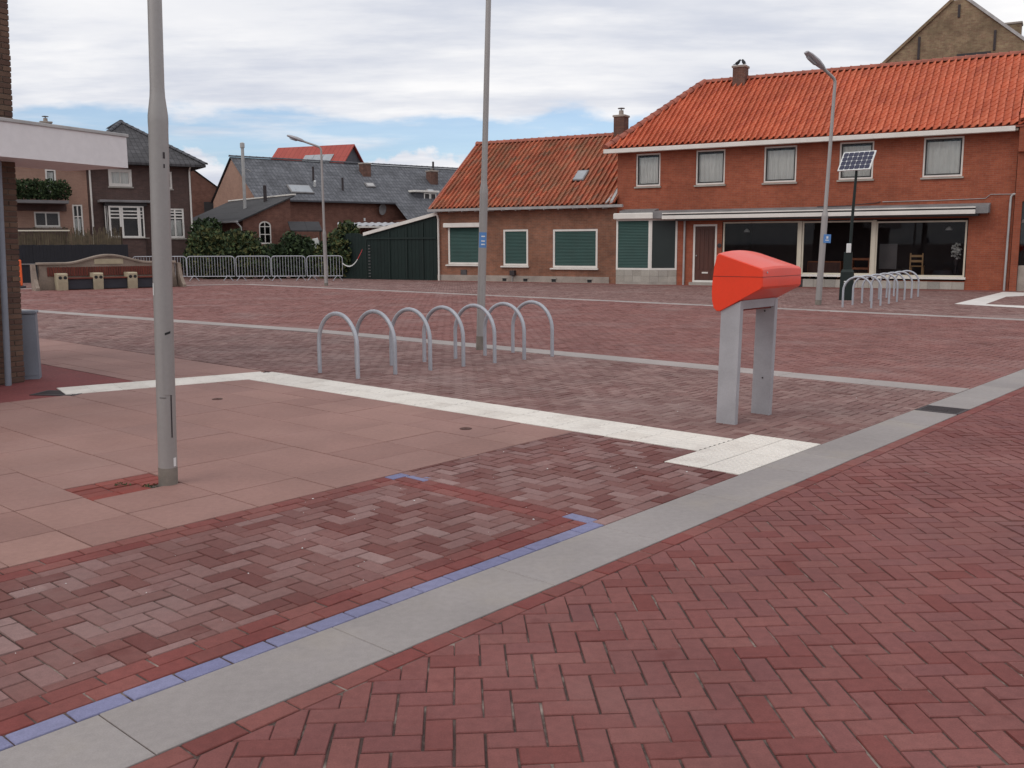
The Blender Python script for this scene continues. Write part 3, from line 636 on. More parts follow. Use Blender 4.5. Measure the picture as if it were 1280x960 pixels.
for z in (1.60, 1.65, 1.72): wrap(lp2, 'sticker_mark', 'white_label', 0.0645, -1.9, -1.0, z, z + 0.018)
sg = MB().bevbox(-0.02, 0.17, -0.095, -0.088, 1.62, 1.84, 0.002).build('blue_plate', 'blue_sign', lp3)
MB().box(0.03, 0.12, -0.098, -0.0955, 1.68, 1.70).build('plate_mark', 'white_label', sg); MB().box(0.05, 0.10, -0.098, -0.0955, 1.73, 1.79).build('plate_mark', 'white_label', sg)

# bicycle hoops
def hoop_mesh(w, h, r):
    R = w / 2; zc = h - R - r * 0 ; path = [(-R, 0, -0.15), (-R, 0, zc * 0.5), (-R, 0, zc)] + [(-R * math.cos(math.pi * k / 18), 0, zc + R * math.sin(math.pi * k / 18)) for k in range(1, 18)] + [(R, 0, zc), (R, 0, zc * 0.5), (R, 0, -0.15)]
    return MB().tube(path, r, 12).mesh('bicycle_hoop', 'galv', True)
hm = hoop_mesh(0.775, 0.77, 0.0265)
ORD = ['nearest the foreground lamp post', 'second from the left', 'third from the left', 'in the middle', 'just before the lamp post behind it', 'second from the right', 'at the far right end']
def hoop(label, group, p, ang, mesh, plate):
    o = tag(inst(mesh, 'bicycle_hoop', None, Matrix.Translation((p[0], p[1], 0)) @ Matrix.Rotation(ang, 4, 'Z')), label, 'bicycle rack', group)
    return o
for i in range(7):
    p = np.array([-2.155, 11.725]) + np.array([0.409, 0.3705]) * i
    hoop('steel bicycle hoop of the near row, ' + ORD[i], 'near row of bicycle hoops', p, rad(-43), hm, True)
hm2 = hoop_mesh(0.69, 0.77, 0.0265)
ORD2 = ['nearest the grey paving band', 'second from the grey paving band', 'third from the grey paving band', 'the middle one of seven', 'third from the shop end', 'second from the shop end', 'closest to the shop window']
for i in range(7):
    p = np.array([8.69, 24.0]) + np.array([0.552, 0.845]) * i
    hoop('bicycle hoop of the far row before the shop, ' + ORD2[i], 'far row of bicycle hoops', p, rad(-30), hm2, False)

# orange-red post box
mbx = thing('post_box', 'orange-red sloping post box on two flat grey legs beside the white guidance tiles', 'post box', (1.83 - 0.013, 8.49 - 0.015, 0), KA - math.pi / 2)
# local x = across the profile, local y = along the box
prof = [(0.035, 1.008), (0.0, 1.008), (-0.03, 1.035), (-0.048, 1.10), (-0.053, 1.18), (-0.05, 1.26), (-0.035, 1.40), (-0.012, 1.495), (0.005, 1.515), (0.03, 1.51), (0.42, 1.392), (0.437, 1.375), (0.440, 1.36), (0.440, 1.235), (0.425, 1.215)]
def top_bulge(y): return 0.028 * (1 - ((y - 0.38) / 0.38) ** 2)
m = MB(); n = len(prof); ys = [0.0, 0.012, 0.12, 0.25, 0.38, 0.51, 0.64, 0.748, 0.76]; V = []
for k, y in enumerate(ys):
    for (x, z) in prof:
        cx, cz = 0.19, 1.26; s_ = 0.972 if k in (0, len(ys) - 1) else 1.0
        up = top_bulge(y) * max(0, min(1, (z - 1.30) / 0.15))
        V.append((cx + (x - cx) * s_, y, cz + (z - cz) * s_ + up))
F = [tuple(range(n)), tuple(range((len(ys) - 1) * n + n - 1, (len(ys) - 1) * n - 1, -1))] + [(i * n + (j + 1) % n, i * n + j, (i + 1) * n + j, (i + 1) * n + (j + 1) % n) for i in range(len(ys) - 1) for j in range(n)]
body = m.add(V, F).build('body', 'mail_red', mbx, True); body.data.set_sharp_from_angle(angle=rad(21))
sm = MB()
loop = [(-0.0455, -0.002), (0.4425, -0.002), (0.4425, 0.762), (-0.0455, 0.762)]
sm.tube([(x, y, 1.318) for x, y in loop] + [(loop[0][0], loop[0][1], 1.318)], 0.0022, 6, False).build('lid_seam', 'mail_seam', body)
MB().lathe([(0.008, 0), (0.008, 0.004), (0.004, 0.006)], 12, (0, 0)).build('lock', 'galv', body, True).matrix_basis = Matrix.Translation((0.441, 0.08, 1.355)) @ Matrix.Rotation(rad(90), 4, 'Y')
for y0 in (0.02, 0.68):
    MB().prism([(0.02, -0.06), (0.205, -0.06), (0.230, 1.105), (0.040, 1.012)], 'y', y0, y0 + 0.055).build('leg', 'leg_grey', mbx)
    for z in (0.35, 0.98):
        MB().lathe([(0.008, 0), (0.008, 0.004)], 10).build('bolt', 'dark_iron', mbx).matrix_basis = Matrix.Translation((0.13, y0 - 0.002 if y0 > 0.5 else y0 + 0.057, z)) @ Matrix.Rotation(rad(90), 4, 'X')
MB().prism([(0.205, 1.030), (0.222, 1.030), (0.230, 1.108), (0.212, 1.100)], 'y', 0.076, 0.679).build('crossbar', 'leg_grey', mbx)
MB().prism([(0.055, 1.005), (0.19, 1.012), (0.19, 1.085), (0.055, 1.02)], 'y', 0.077, 0.678).build('underplate', 'mail_seam', mbx)

# parking meter with solar panel
pm = thing('parking_meter', 'dark green parking meter with a tall post and solar panel beside the far bicycle hoops', 'parking meter', (9.57, 27.3, 0), rad(-22))
cabm = MB(); cabm.add([(-0.19, -0.19, -0.03), (0.19, -0.19, -0.03), (0.19, 0.19, -0.03), (-0.19, 0.19, -0.03), (-0.175, -0.175, 0.80), (0.175, -0.175, 0.80), (0.175, 0.175, 0.80), (-0.175, 0.175, 0.80), (-0.135, -0.12, 0.87), (0.135, -0.12, 0.87), (0.135, 0.12, 0.87), (-0.135, 0.12, 0.87)],
    [(0, 1, 5, 4), (1, 2, 6, 5), (2, 3, 7, 6), (3, 0, 4, 7), (4, 5, 9, 8), (5, 6, 10, 9), (6, 7, 11, 10), (7, 4, 8, 11), (8, 9, 10, 11), (3, 2, 1, 0)])
cb_ = cabm.build('cabinet', 'meter_green', pm)
for z, w in ((0.40, 0.05), (0.455, 0.07), (0.51, 0.05)): MB().bevbox(-0.07, -0.07 + w, -0.190, -0.184, z, z + 0.038, 0.002).build('letter_mark', 'white_label', cb_)
MB().bevbox(-0.115, 0.115, -0.10, 0.10, 0.85, 1.36, 0.02).build('head', 'meter_green', pm)
MB().bevbox(-0.05, 0.075, -0.135, -0.10, 1.36 - 0.02, 1.60, 0.008).build('display', 'white_label', pm)
MB().tube([(0.03, 0.02, 0.85), (0.06, 0.02, 2.2), (0.115, 0.02, 3.62)], [0.045, 0.042, 0.036], 12).build('post', 'meter_green', pm, True)
tilt = Matrix.Translation((0.115, -0.03, 3.88)) @ Matrix.Rotation(rad(-22), 4, 'Z') @ Matrix.Rotation(rad(56), 4, 'X')
pf = MB().bevbox(-0.47, 0.47, -0.32, 0.32, -0.02, 0.018, 0.004).build('solar_panel', 'white_label', pm); pf.matrix_basis = tilt
oc = MB(); hw, hh, k_ = 0.066, 0.066, 0.02
octo = [(-hw + k_, -hh), (hw - k_, -hh), (hw, -hh + k_), (hw, hh - k_), (hw - k_, hh), (-hw + k_, hh), (-hw, hh - k_), (-hw, -hh + k_)]
ocm = MB().prism(octo, 'z', 0.0, 0.004).mesh('solar_cell', 'cell')
for i in range(6):
    for j in range(4): inst(ocm, 'solar_cell', pf, Matrix.Translation(((i - 2.5) * 0.146, (j - 1.5) * 0.146, 0.0175)) @ Matrix.Diagonal((1.05, 1.05, 1, 1)))

# gratings
def grate(label, p, ang, w, h, nb):
    o = thing('drain_grate', label, 'drain grate', (p[0], p[1], 0), ang)
    fr = MB(); fr.box(-w / 2, w / 2, -h / 2, -h / 2 + 0.03, -0.05, 0.004).build('rim', 'dark_iron', o); MB().box(-w / 2, w / 2, h / 2 - 0.03, h / 2, -0.05, 0.004).build('rim', 'dark_iron', o)
    MB().box(-w / 2, -w / 2 + 0.03, -h / 2 + 0.03, h / 2 - 0.03, -0.05, 0.0035).build('rim', 'dark_iron', o); MB().box(w / 2 - 0.03, w / 2, -h / 2 + 0.03, h / 2 - 0.03, -0.05, 0.0035).build('rim', 'dark_iron', o)
    MB().box(-w / 2 + 0.03, w / 2 - 0.03, -h / 2 + 0.03, h / 2 - 0.03, -0.06, -0.045).build('sump', 'black', o)
    bm_ = MB().box(-0.011, 0.011, -h / 2 + 0.03, h / 2 - 0.03, -0.045, 0.002).mesh('bar', 'dark_iron')
    for i in range(nb): inst(bm_, 'bar', o, Matrix.Translation((-w / 2 + 0.03 + (i + 0.5) * (w - 0.06) / nb, 0, 0)))
    return o
grate('cast iron drain grate set in the grey kerb', tn(5.245, -0.21), KA, 0.36, 0.40, 7)
grate('cast iron drain grate at the end of the white line by the brick pillar', tn(0.13, 7.50), KA + rad(35), 0.34, 0.52, 6)
for lab, (t_, n_) in (('small brown cap in the pink slabs near the white line corner', (1.02, 5.78)), ('small brown cap in the pink slabs near the brick paving', (1.55, 2.64))):
    p = tn(t_, n_); c = MB().lathe([(0.055, -0.02), (0.055, 0.004), (0.045, 0.007), (0.012, 0.007), (0.010, 0.003)], 20).build('street_cap', 'cap_brown'); c.location = (p[0], p[1], 0); tag(c, lab, 'valve cap')

# ================================================================== BUILDINGS
def wall_front(x0, x1, z0, z1, holes, depth=0.12, y=0.0, top=None):
    """front wall in the local xz plane with openings and reveals, welded into one mesh; top(x) may cut a sloping top"""
    xs = sorted({x0, x1} | {h[0] for h in holes} | {h[1] for h in holes}); zs = sorted({z0, z1} | {h[2] for h in holes} | {h[3] for h in holes})
    V = {}; F = []
    def v(x, z, yy): 
        k = (round(x, 4), round(z, 4), round(yy, 4))
        if k not in V: V[k] = len(V)
        return V[k]
    inside = lambda x, z: any(h[0] < x < h[1] and h[2] < z < h[3] for h in holes)
    for a, b in zip(xs[:-1], xs[1:]):
        for c, d in zip(zs[:-1], zs[1:]):
            if inside((a + b) / 2, (c + d) / 2): continue
            F.append((v(a, c, y), v(b, c, y), v(b, d, y), v(a, d, y)))
    for a, b, c, d in [h[:4] for h in holes]:
        e = y + depth
        for p, q in (((a, c), (b, c)), ((b, c), (b, d)), ((b, d), (a, d)), ((a, d), (a, c))):
            F.append((v(*p, y), v(*p, e), v(*q, e), v(*q, y)))
    P = [None] * len(V)
    for k, i in V.items(): P[i] = (k[0], k[2], k[1])
    return MB().add(P, F)
def add_shell(m, x0, x1, y1, z0, z1, y0=0.0):
    """left, right and back walls behind a front wall"""
    m.add([(x0, y0, z0), (x0, y1, z0), (x1, y1, z0), (x1, y0, z0), (x0, y0, z1), (x0, y1, z1), (x1, y1, z1), (x1, y0, z1)], [(0, 4, 5, 1), (1, 5, 6, 2), (2, 6, 7, 3)])
    return m
def frame_mesh(x0, x1, z0, z1, y, t, d=0.06, bars=()):
    """rectangular frame (one mesh) with optional inner bars: ('v', x) or ('h', z)"""
    m = MB()
    o = [(x0, z0), (x1, z0), (x1, z1), (x0, z1)]; i = [(x0 + t, z0 + t), (x1 - t, z0 + t), (x1 - t, z1 - t), (x0 + t, z1 - t)]
    V = [(p[0], y, p[1]) for p in o] + [(p[0], y, p[1]) for p in i] + [(p[0], y + d, p[1]) for p in o] + [(p[0], y + d, p[1]) for p in i]
    F = []
    for k in range(4):
        j = (k + 1) % 4; F += [(k, j, 4 + j, 4 + k), (4 + k, 4 + j, 12 + j, 12 + k), (8 + j, 8 + k, 12 + k, 12 + j), (j, k, 8 + k, 8 + j)]
    m.add(V, F)
    for kind, c in bars:
        if kind == 'v': m.box(c - t * 0.45, c + t * 0.45, y + 0.006, y + d - 0.004, z0 + t * 0.9, z1 - t * 0.9)
        else: m.box(x0 + t * 0.9, x1 - t * 0.9, y + 0.008, y + d - 0.006, c - t * 0.4, c + t * 0.4)
    return m
def curtain(parent, x0, x1, z0, z1, y, folds=7, mat='curtain'):
    return MB().sheet(lambda u, v: (x0 + (x1 - x0) * u, y + 0.020 * math.sin(u * folds * 2 * math.pi + 0.7 * math.sin(3 * v)) + 0.01 * math.sin(u * 17), z0 + (z1 - z0) * v), folds * 8, 3).build('curtain', mat, parent, True)
def window(parent, x0, x1, z0, z1, y=0.05, t=0.06, frame='white_trim', inner='dark_frame', bars=(), cur=None, gm='glass_win', sill=True, back='room', sillmat='stone_plinth', bt=0.05):
    w = frame_mesh(x0, x1, z0, z1, y, t, 0.07).build('window', frame, parent)
    if inner: frame_mesh(x0 + t + 0.002, x1 - t - 0.002, z0 + t + 0.002, z1 - t - 0.002, y + 0.012, bt, 0.05, bars).build('sash', inner, w)
    elif bars:
        for kind, c in bars:
            m = MB()
            if kind == 'v': m.box(c - t * 0.4, c + t * 0.4, y + 0.004, y + 0.05, z0 + t, z1 - t)
            else: m.box(x0 + t, x1 - t, y + 0.007, y + 0.045, c - t * 0.35, c + t * 0.35)
            m.build('glazing_bar', frame, w)
    MB().add([(x0 + t, y + 0.035, z0 + t), (x1 - t, y + 0.035, z0 + t), (x1 - t, y + 0.035, z1 - t), (x0 + t, y + 0.035, z1 - t)], [(0, 1, 2, 3)]).build('pane', gm, w)
    if cur: curtain(w, x0 + t + 0.03, x1 - t - 0.03, z0 + t + 0.02, z1 - t - cur[1], y + 0.095, cur[0])
    MB().add([(x0 - .02, y + 0.5, z0 - .02), (x1 + .02, y + 0.5, z0 - .02), (x1 + .02, y + 0.5, z1 + .02), (x0 - .02, y + 0.5, z1 + .02), (x0 - .02, y + .071, z0 - .02), (x1 + .02, y + .071, z0 - .02), (x1 + .02, y + .071, z1 + .02), (x0 - .02, y + .071, z1 + .02)],
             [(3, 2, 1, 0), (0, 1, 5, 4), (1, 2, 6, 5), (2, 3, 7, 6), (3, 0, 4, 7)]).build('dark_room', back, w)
    if sill: MB().prism([(-0.07, z0 - 0.075), (0.06, z0 - 0.075), (0.06, z0 - 0.003), (-0.07, z0 - 0.022)], 'x', x0 - 0.05, x1 + 0.05).build('sill', sillmat, w)
    return w
# pantile: S profile across (x), up the slope (y), z along the normal
def tile_mesh(w, L, mat, lift=0.022):
    xs = [0, 0.20, 0.42, 0.62, 0.82, 0.99, 1.0]; hs = [0.006, 0.0, 0.016, 0.055, 0.098, 0.106, 0.030]
    V = []
    for y, k, zo in ((0.0, 0, lift), (L * 1.12, 0, 0.005)):
        for x, h in zip(xs, hs): V.append((x * w * 1.06, y, h * 1.0 + zo))
    for x, h in zip(xs, hs): V.append((x * w * 1.06, 0.0, h + lift - 0.024))
    n = len(xs); F = [(i, i + 1, n + i + 1, n + i) for i in range(n - 1)] + [(2 * n + i, 2 * n + i + 1, i + 1, i) for i in range(n - 1)]
    return V, F
def tile_roof(parent, O, U, Vd, Nn, width, length, inside, prefix, tw=0.23, tl=0.31, most=300):
    O, U, Vd, Nn = Vector(O), Vector(U).normalized(), Vector(Vd).normalized(), Vector(Nn).normalized()
    TV, TF = tile_mesh(tw, tl, None); cells = []
    for j in range(int(math.ceil(length / tl))):
        for i in range(int(math.ceil(width / tw))):
            if inside((i + 0.5) * tw, (j + 0.4) * tl): cells.append((i, j))
    # the ones nearest the camera first
    pw = parent.matrix_world
    cells.sort(key=lambda c: -c[0] * 1.0 + c[1] * 0.15)
    me = MB().add(TV, TF).mesh('roof_tile', prefix + '_obj', True)
    R3 = Matrix((U, Vd, Nn)).transposed().to_4x4()
    for i, j in cells[:most]:
        inst(me, 'roof_tile', parent, Matrix.Translation(O + U * (i * tw + random.gauss(0, 0.004)) + Vd * (j * tl + random.gauss(0, 0.006)) + Nn * random.uniform(0, 0.006)) @ R3 @ Matrix.Rotation(random.gauss(0, 0.012), 4, 'Z'))
    A = np.array(TV); nq = np.array(TF); Vs, Qs, RN = [], [], []
    for k, (i, j) in enumerate(cells[most:]):
        o = O + U * (i * tw + random.gauss(0, 0.004)) + Vd * (j * tl + random.gauss(0, 0.006)) + Nn * random.uniform(0, 0.006)
        Vs.append(np.array(o)[None] + A[:, :1] * np.array(U)[None] + A[:, 1:2] * np.array(Vd)[None] + A[:, 2:] * np.array(Nn)[None]); Qs.append(nq + k * len(A)); RN += [random.random()] * len(nq)
    if Vs:
        me2 = numpy_mesh('laid_tiles', np.concatenate(Vs), np.concatenate(Qs), prefix + '_attr', RN)
        me2.polygons.foreach_set('use_smooth', [True] * len(me2.polygons)); me2.set_sharp_from_angle(angle=rad(38))
        o = bpy.data.objects.new('laid_tiles', me2); COL.objects.link(o); o.parent = parent; o['kind'] = 'stuff'
def ridge_caps(parent, A, B, r=0.11, L=0.36, mat='ridge'):
    A, B = Vector(A), Vector(B); d = B - A; n = max(1, int(d.length / L)); d.normalize(); s = d.cross(Vector((0, 0, 1))).normalized(); u = s.cross(d); seg = 6
    st = (B - A).length / n
    V = []
    for y, k in ((-0.03, 1.12), (0.05, 1.0), (st, 0.93)):
        for i in range(seg + 1): th = math.pi * i / seg; V.append((r * k * math.cos(th), y, r * k * math.sin(th) * 0.8))
    q = seg + 1; F = [(j * q + i, j * q + i + 1, (j + 1) * q + i + 1, (j + 1) * q + i) for j in range(2) for i in range(seg)] + [tuple(range(q))]
    me = MB().add(V, F).mesh('ridge_tile', mat, True); R3 = Matrix((s, d, u)).transposed().to_4x4()
    for i in range(n): inst(me, 'ridge_tile', parent, Matrix.Translation(A + d * (i * st)) @ R3)
def chimney(parent, x, y, z0, z1, w, d, mat='brick_chimney', pot=0.3, potmat='cement'):
    c = MB().box(x - w / 2, x + w / 2, y - d / 2, y + d / 2, z0, z1).build('chimney', mat, parent)
    MB().bevbox(x - w / 2 - 0.04, x + w / 2 + 0.04, y - d / 2 - 0.04, y + d / 2 + 0.04, z1 - 0.002, z1 + 0.09, 0.015).build('cap', 'cement', c)
    if pot:
        MB().lathe([(0.11, z1 + 0.09), (0.10, z1 + pot), (0.07, z1 + pot + 0.005)], 14, (x, y)).build('pot', potmat, c, True)
        MB().lathe([(0.155, z1 + pot + 0.07), (0.155, z1 + pot + 0.10), (0.05, z1 + pot + 0.12)], 14, (x, y)).build('pot_cover', 'lead', c, True)
        MB().lathe([(0.025, z1 + pot), (0.025, z1 + pot + 0.08)], 8, (x, y)).build('pot_stay', 'lead', c)
    MB().box(x - w / 2 - 0.07, x + w / 2 + 0.07, y - d / 2 - 0.07, y + d / 2 + 0.07, z0 + 0.0, z0 + 0.10).build('flashing', 'lead', c)
    return c
def roller(parent, name, x0, x1, z0, z1, y, mat='shutter', pitch=0.06, d=0.015):
    n = max(2, int((z1 - z0) / pitch)); V = []; F = []
    rows = []
    for k in range(n + 1):
        z = z0 + (z1 - z0) * k / n; rows += [(y, z), (y - d, z + (z1 - z0) / n * 0.5)] if k < n else [(y, z)]
    for yy, z in rows: V += [(x0, yy, z), (x1, yy, z)]
    F = [(2 * i, 2 * i + 1, 2 * i + 3, 2 * i + 2) for i in range(len(rows) - 1)]
    return MB().add(V, F).build(name, mat, parent)

HO = (4.3, 39.3); HA = rad(-30)
# ---------------------------------------------------------------- two-storey shop house
SH = thing('shop_house', 'two-storey red brick shop house with bright orange tiled roof and long white awning fascia', 'house', (HO[0], HO[1], 0), HA)
ups = [(0.80, 1.83, 3.89, 5.16), (3.29, 4.44, 3.87, 5.17), (5.93, 7.13, 3.86, 5.17), (8.64, 9.81, 3.87, 5.18), (11.43, 12.69, 3.85, 5.18)]
shopw = [(4.43, 7.31, 0.42, 2.43), (7.43, 9.90, 0.38, 2.41), (10.01, 12.95, 0.34, 2.37)]
DOOR = (3.24, 4.20, 0.10, 2.36)
SHOPHOLE = (4.40, 12.98, 0.30, 2.45)
wl_ = wall_front(0.0, 14.32, -0.1, 5.42, ups + [DOOR, SHOPHOLE], 0.10); add_shell(wl_, 0.0, 14.32, 7.2, -0.1, 5.42)
wall = wl_.build('wall', 'brick_house', SH)
for w in ups: window(SH, w[0] + .002, w[1] - .002, w[2] + .002, w[3] - .002, 0.03, 0.055, 'white_trim', 'dark_frame', cur=(7, 0.09), bt=0.045)
# shop front
fr = MB(); 
for x0, x1, z0, z1 in shopw:
    w = frame_mesh(x0, x1, z0 + 0.10, z1, 0.04, 0.055, 0.08).build('shop_window', 'cream_trim', SH)
    MB().add([(x0 + .05, 0.09, z0 + .15), (x1 - .05, 0.09, z0 + .15), (x1 - .05, 0.09, z1 - .05), (x0 + .05, 0.09, z1 - .05)], [(0, 1, 2, 3)]).build('pane', 'glass_shop', w)
    MB().prism([(-0.09, z0 + 0.02), (0.04, z0 + 0.02), (0.04, z0 + 0.098), (-0.09, z0 + 0.075)], 'x', x0 - 0.06, x1 + 0.05).build('sill', 'white_trim', w)
for x, a in ((7.365, 0.055), (9.955, 0.055)): box('mullion', 'cream_trim', SH, x - a, x + a, 0.0, 0.12, 0.45, 2.42)
box('shop_lintel', 'dark_frame', SH, 4.40, 12.98, 0.02, 0.12, 2.43, 2.60)
for k in range(22):
    x0 = 4.42 + k * 0.389
    if 1: MB().bevbox(x0, x0 + 0.382, -0.03, 0.10, 0.01, 0.33 - 0.003 * k, 0.006).build('plinth_stone', 'stone_block' if k not in (7, ) else 'dark_iron', SH)
# interior
rm = MB(); X0, X1, Y0, Y1, Z0, Z1 = 4.36, 13.0, 0.125, 4.2, 0.33, 2.62
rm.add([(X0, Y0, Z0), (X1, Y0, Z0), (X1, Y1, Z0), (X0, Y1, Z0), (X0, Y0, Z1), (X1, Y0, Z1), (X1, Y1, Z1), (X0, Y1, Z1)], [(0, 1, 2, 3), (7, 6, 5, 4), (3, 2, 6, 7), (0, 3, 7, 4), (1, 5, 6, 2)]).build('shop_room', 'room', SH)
# door
dr = frame_mesh(DOOR[0] + .003, DOOR[1] - .003, DOOR[2] + .02, DOOR[3] - .003, 0.015, 0.075, 0.08).build('door', 'white_trim', SH)
MB().bevbox(3.32, 4.12, 0.05, 0.09, 0.20, 2.28, 0.006).build('door_leaf', 'door_wood', dr)
for x in (3.43, 3.60, 3.77, 3.94): MB().bevbox(x, x + 0.085, 0.035, 0.052, 0.62, 2.16, 0.006).build('panel_batten', 'door_wood', dr)
MB().bevbox(3.62, 3.86, 0.028, 0.05, 0.46, 0.52, 0.004).build('letter_slot', 'white_trim', dr)
MB().lathe([(0.022, 0), (0.03, 0.03), (0.02, 0.06)], 12).build('knob', 'zinc', dr, True).matrix_basis = Matrix.Translation((3.38, 0.05, 1.15)) @ Matrix.Rotation(rad(90), 4, 'X')
box('doorstep', 'stone_plinth', SH, 3.16, 4.28, -0.16, 0.10, -0.05, 0.118)
MB().lathe([(0.085, 0), (0.085, 0.02), (0.06, 0.03)], 18).build('number_plaque', 'dark_iron', SH, True).matrix_basis = Matrix.Translation((4.31, -0.001, 1.54)) @ Matrix.Rotation(rad(90), 4, 'X')
# bay window
bayp = [(0.10, -0.02), (0.16, -0.42), (1.62, -0.42), (2.60, -0.02)]
MB().prism([(x, y) for x, y in bayp], 'z', -0.06, 0.10).build('bay_footing', 'stone_plinth', SH)
def bay_face(p, q, z0, z1, nb, mat, name):
    p, q = Vector((p[0], p[1], 0)), Vector((q[0], q[1], 0)); d = (q - p); L = d.length; d.normalize(); M = Matrix.Translation(p) @ Matrix.Rotation(math.atan2(d.y, d.x), 4, 'Z')
    return L, M
for (p, q, shut) in ((bayp[1], bayp[2], True), (bayp[2], bayp[3], False), (bayp[0], bayp[1], None)):
    L, M = bay_face(p, q, 0, 0, 0, '', '')
    nb = max(1, int(L / 0.30))
    for r in range(2):
        for k in range(nb):
            MB().bevbox(k * L / nb + 0.003, (k + 1) * L / nb - 0.003, 0.0, 0.10, 0.102 + r * 0.24, 0.102 + (r + 1) * 0.24 - 0.004, 0.005).build('plinth_stone', 'stone_block', SH).matrix_basis = M
    w = frame_mesh(0.0, L, 0.585, 2.60, 0.0, 0.075, 0.07).build('bay_window', 'white_trim', SH); w.matrix_basis = M
    if shut: roller(w, 'roller_shutter', 0.075, L - 0.075, 0.66, 2.53, 0.03)
    else: MB().box(0.07, L - 0.07, 0.03, 0.05, 0.65, 2.53).build('pane', 'shutter_dark' if shut is False else 'dark_frame', w)
MB().prism(bayp, 'z', 2.601, 2.66).build('bay_head', 'lead', SH)
MB().bevbox(0.10, 1.78, -0.60, -0.36, 2.585, 2.83, 0.03).build('shutter_box', 'white_trim', SH)
# awning canopy
MB().prism([(-0.62, 2.60), (0.0, 2.60), (0.0, 2.93), (-0.62, 2.85)], 'x', 1.80, 13.62).build('canopy', 'lead', SH)
MB().prism([(-0.45, 2.835), (0.0, 2.835), (0.0, 3.0), (-0.45, 2.92)], 'x', 0.30, 1.797).build('canopy_end', 'lead', SH)
MB().bevbox(2.20, 13.22, -0.70, -0.625, 2.56, 2.70, 0.008).build('fascia_board', 'white_trim', SH)
MB().bevbox(2.20, 13.22, -0.69, -0.622, 2.755, 2.80, 0.006).build('fascia_board', 'white_trim', SH)
MB().box(2.22, 13.20, -0.66, -0.621, 2.695, 2.76).build('awning_slot', 'dark_frame', SH)
MB().bevbox(13.225, 13.60, -0.66, -0.622, 2.57, 2.80, 0.006).build('fascia_end', 'lead', SH)
MB().prism([(-0.60, 2.50), (0.0, 2.50), (0.0, 2.597), (-0.60, 2.58)], 'x', 2.72, 13.3).build('soffit', 'dark_frame', SH)
# pipes, cables
MB().tube([(2.90, -0.06, -0.03), (2.91, -0.06, 2.50)], 0.042, 10).build('downpipe', 'zinc', SH, True)
MB().tube([(14.20, -0.07, -0.03), (14.21, -0.07, 2.9), (14.22, -0.07, 3.12), (14.27, -0.07, 3.19), (14.40, -0.07, 3.20)], 0.036, 10).build('downpipe', 'zinc', SH, True)
MB().tube([(10.18, -0.02, 3.05), (12.0, -0.02, 3.055), (13.45, -0.02, 3.08), (13.60, -0.02, 3.21), (14.25, -0.02, 3.20)], 0.012, 6).build('wall_cable', 'zinc', SH)
MB().tube([(8.0, -0.30, 2.92), (8.9, -0.2, 2.93), (10.0, -0.03, 3.02), (10.12, -0.02, 3.06)], 0.016, 6).build('stay_rod', 'dark_iron', SH)
# roof
EZ, RZ, RW, HX = 5.40, 8.26, 3.6, 2.35
ov = 0.34
rise = RZ - EZ; run = RW + ov
MB().add([(-0.34, -ov, EZ), (14.45, -ov, EZ), (14.45, RW, RZ), (HX, RW, RZ), (-0.34, 2 * RW + ov, EZ), (14.45, 2 * RW + ov, EZ), (-0.34, -ov, EZ - 0.06), (14.45, -ov, EZ - 0.06), (14.45, 2 * RW + ov, EZ - 0.06), (-0.34, 2 * RW + ov, EZ - 0.06)],
         [(0, 1, 2, 3), (4, 0, 3), (5, 4, 3, 2), (1, 5, 2), (6, 9, 8, 7), (0, 6, 7, 1), (1, 7, 8, 5), (5, 8, 9, 4), (4, 9, 6, 0)]).build('roof', 'ridge', SH)
roof = SH.children[-1]
sl = math.hypot(run, rise); vd = (0, run / sl, rise / sl); nd = (0, -rise / sl, run / sl)
hipk = (HX + 0.34) / sl
tile_roof(roof, (-0.34, -ov - 0.05 * vd[1], EZ - 0.03 * vd[2] + 0.012), (1, 0, 0), vd, nd, 14.79, sl - 0.16, lambda x, y: x > y * hipk + 0.02, 'pantile', 0.232, 0.318)
ridge_caps(roof, (HX, RW, RZ - 0.005), (14.45, RW, RZ - 0.005), 0.19); ridge_caps(roof, (-0.34, -ov - 0.02, EZ + 0.03), (HX, RW, RZ + 0.045), 0.19)
MB().bevbox(-0.42, 14.22, -ov - 0.13, -ov + 0.10, EZ - 0.20, EZ - 0.035, 0.012).build('gutter_fascia', 'white_trim', SH)
MB().box(-0.36, 14.30, -ov + 0.102, 0.0, EZ - 0.16, EZ - 0.09).build('eaves_board', 'cream_trim', SH)
chimney(roof, 3.92, RW - 0.25, RZ - 0.55, RZ + 0.42, 0.50, 0.5, pot=0)
for lab, dx, hd in (('dark bird perched on the roof chimney, left of the pair', -0.15, 1), ('dark bird perched on the roof chimney, right of the pair', 0.13, -1)):
    b = thing('bird', lab, 'bird', (0, 0, 0)); M0 = Matrix.Translation((HO[0], HO[1], 0)) @ Matrix.Rotation(HA, 4, 'Z') @ Matrix.Translation((3.92 + dx, RW - 0.25, RZ + 0.508)); b.matrix_basis = M0 @ Matrix.Rotation(0.5 if hd > 0 else 2.4, 4, 'Z')
    MB().tube([(-0.16, 0, 0.06), (-0.09, 0, 0.085), (-0.03, 0, 0.11), (0.03, 0, 0.145), (0.07, 0, 0.19), (0.095, 0, 0.235), (0.125, 0, 0.245), (0.15, 0, 0.238), (0.185, 0, 0.228)], [0.012, 0.02, 0.062, 0.07, 0.058, 0.042, 0.038, 0.016, 0.003], 10).build('body', 'bird', b, True)
    for s in (-1, 1): MB().tube([(0.02, s * 0.025, 0.10), (0.025, s * 0.025, 0.0)], 0.007, 6).build('leg', 'bird', b)
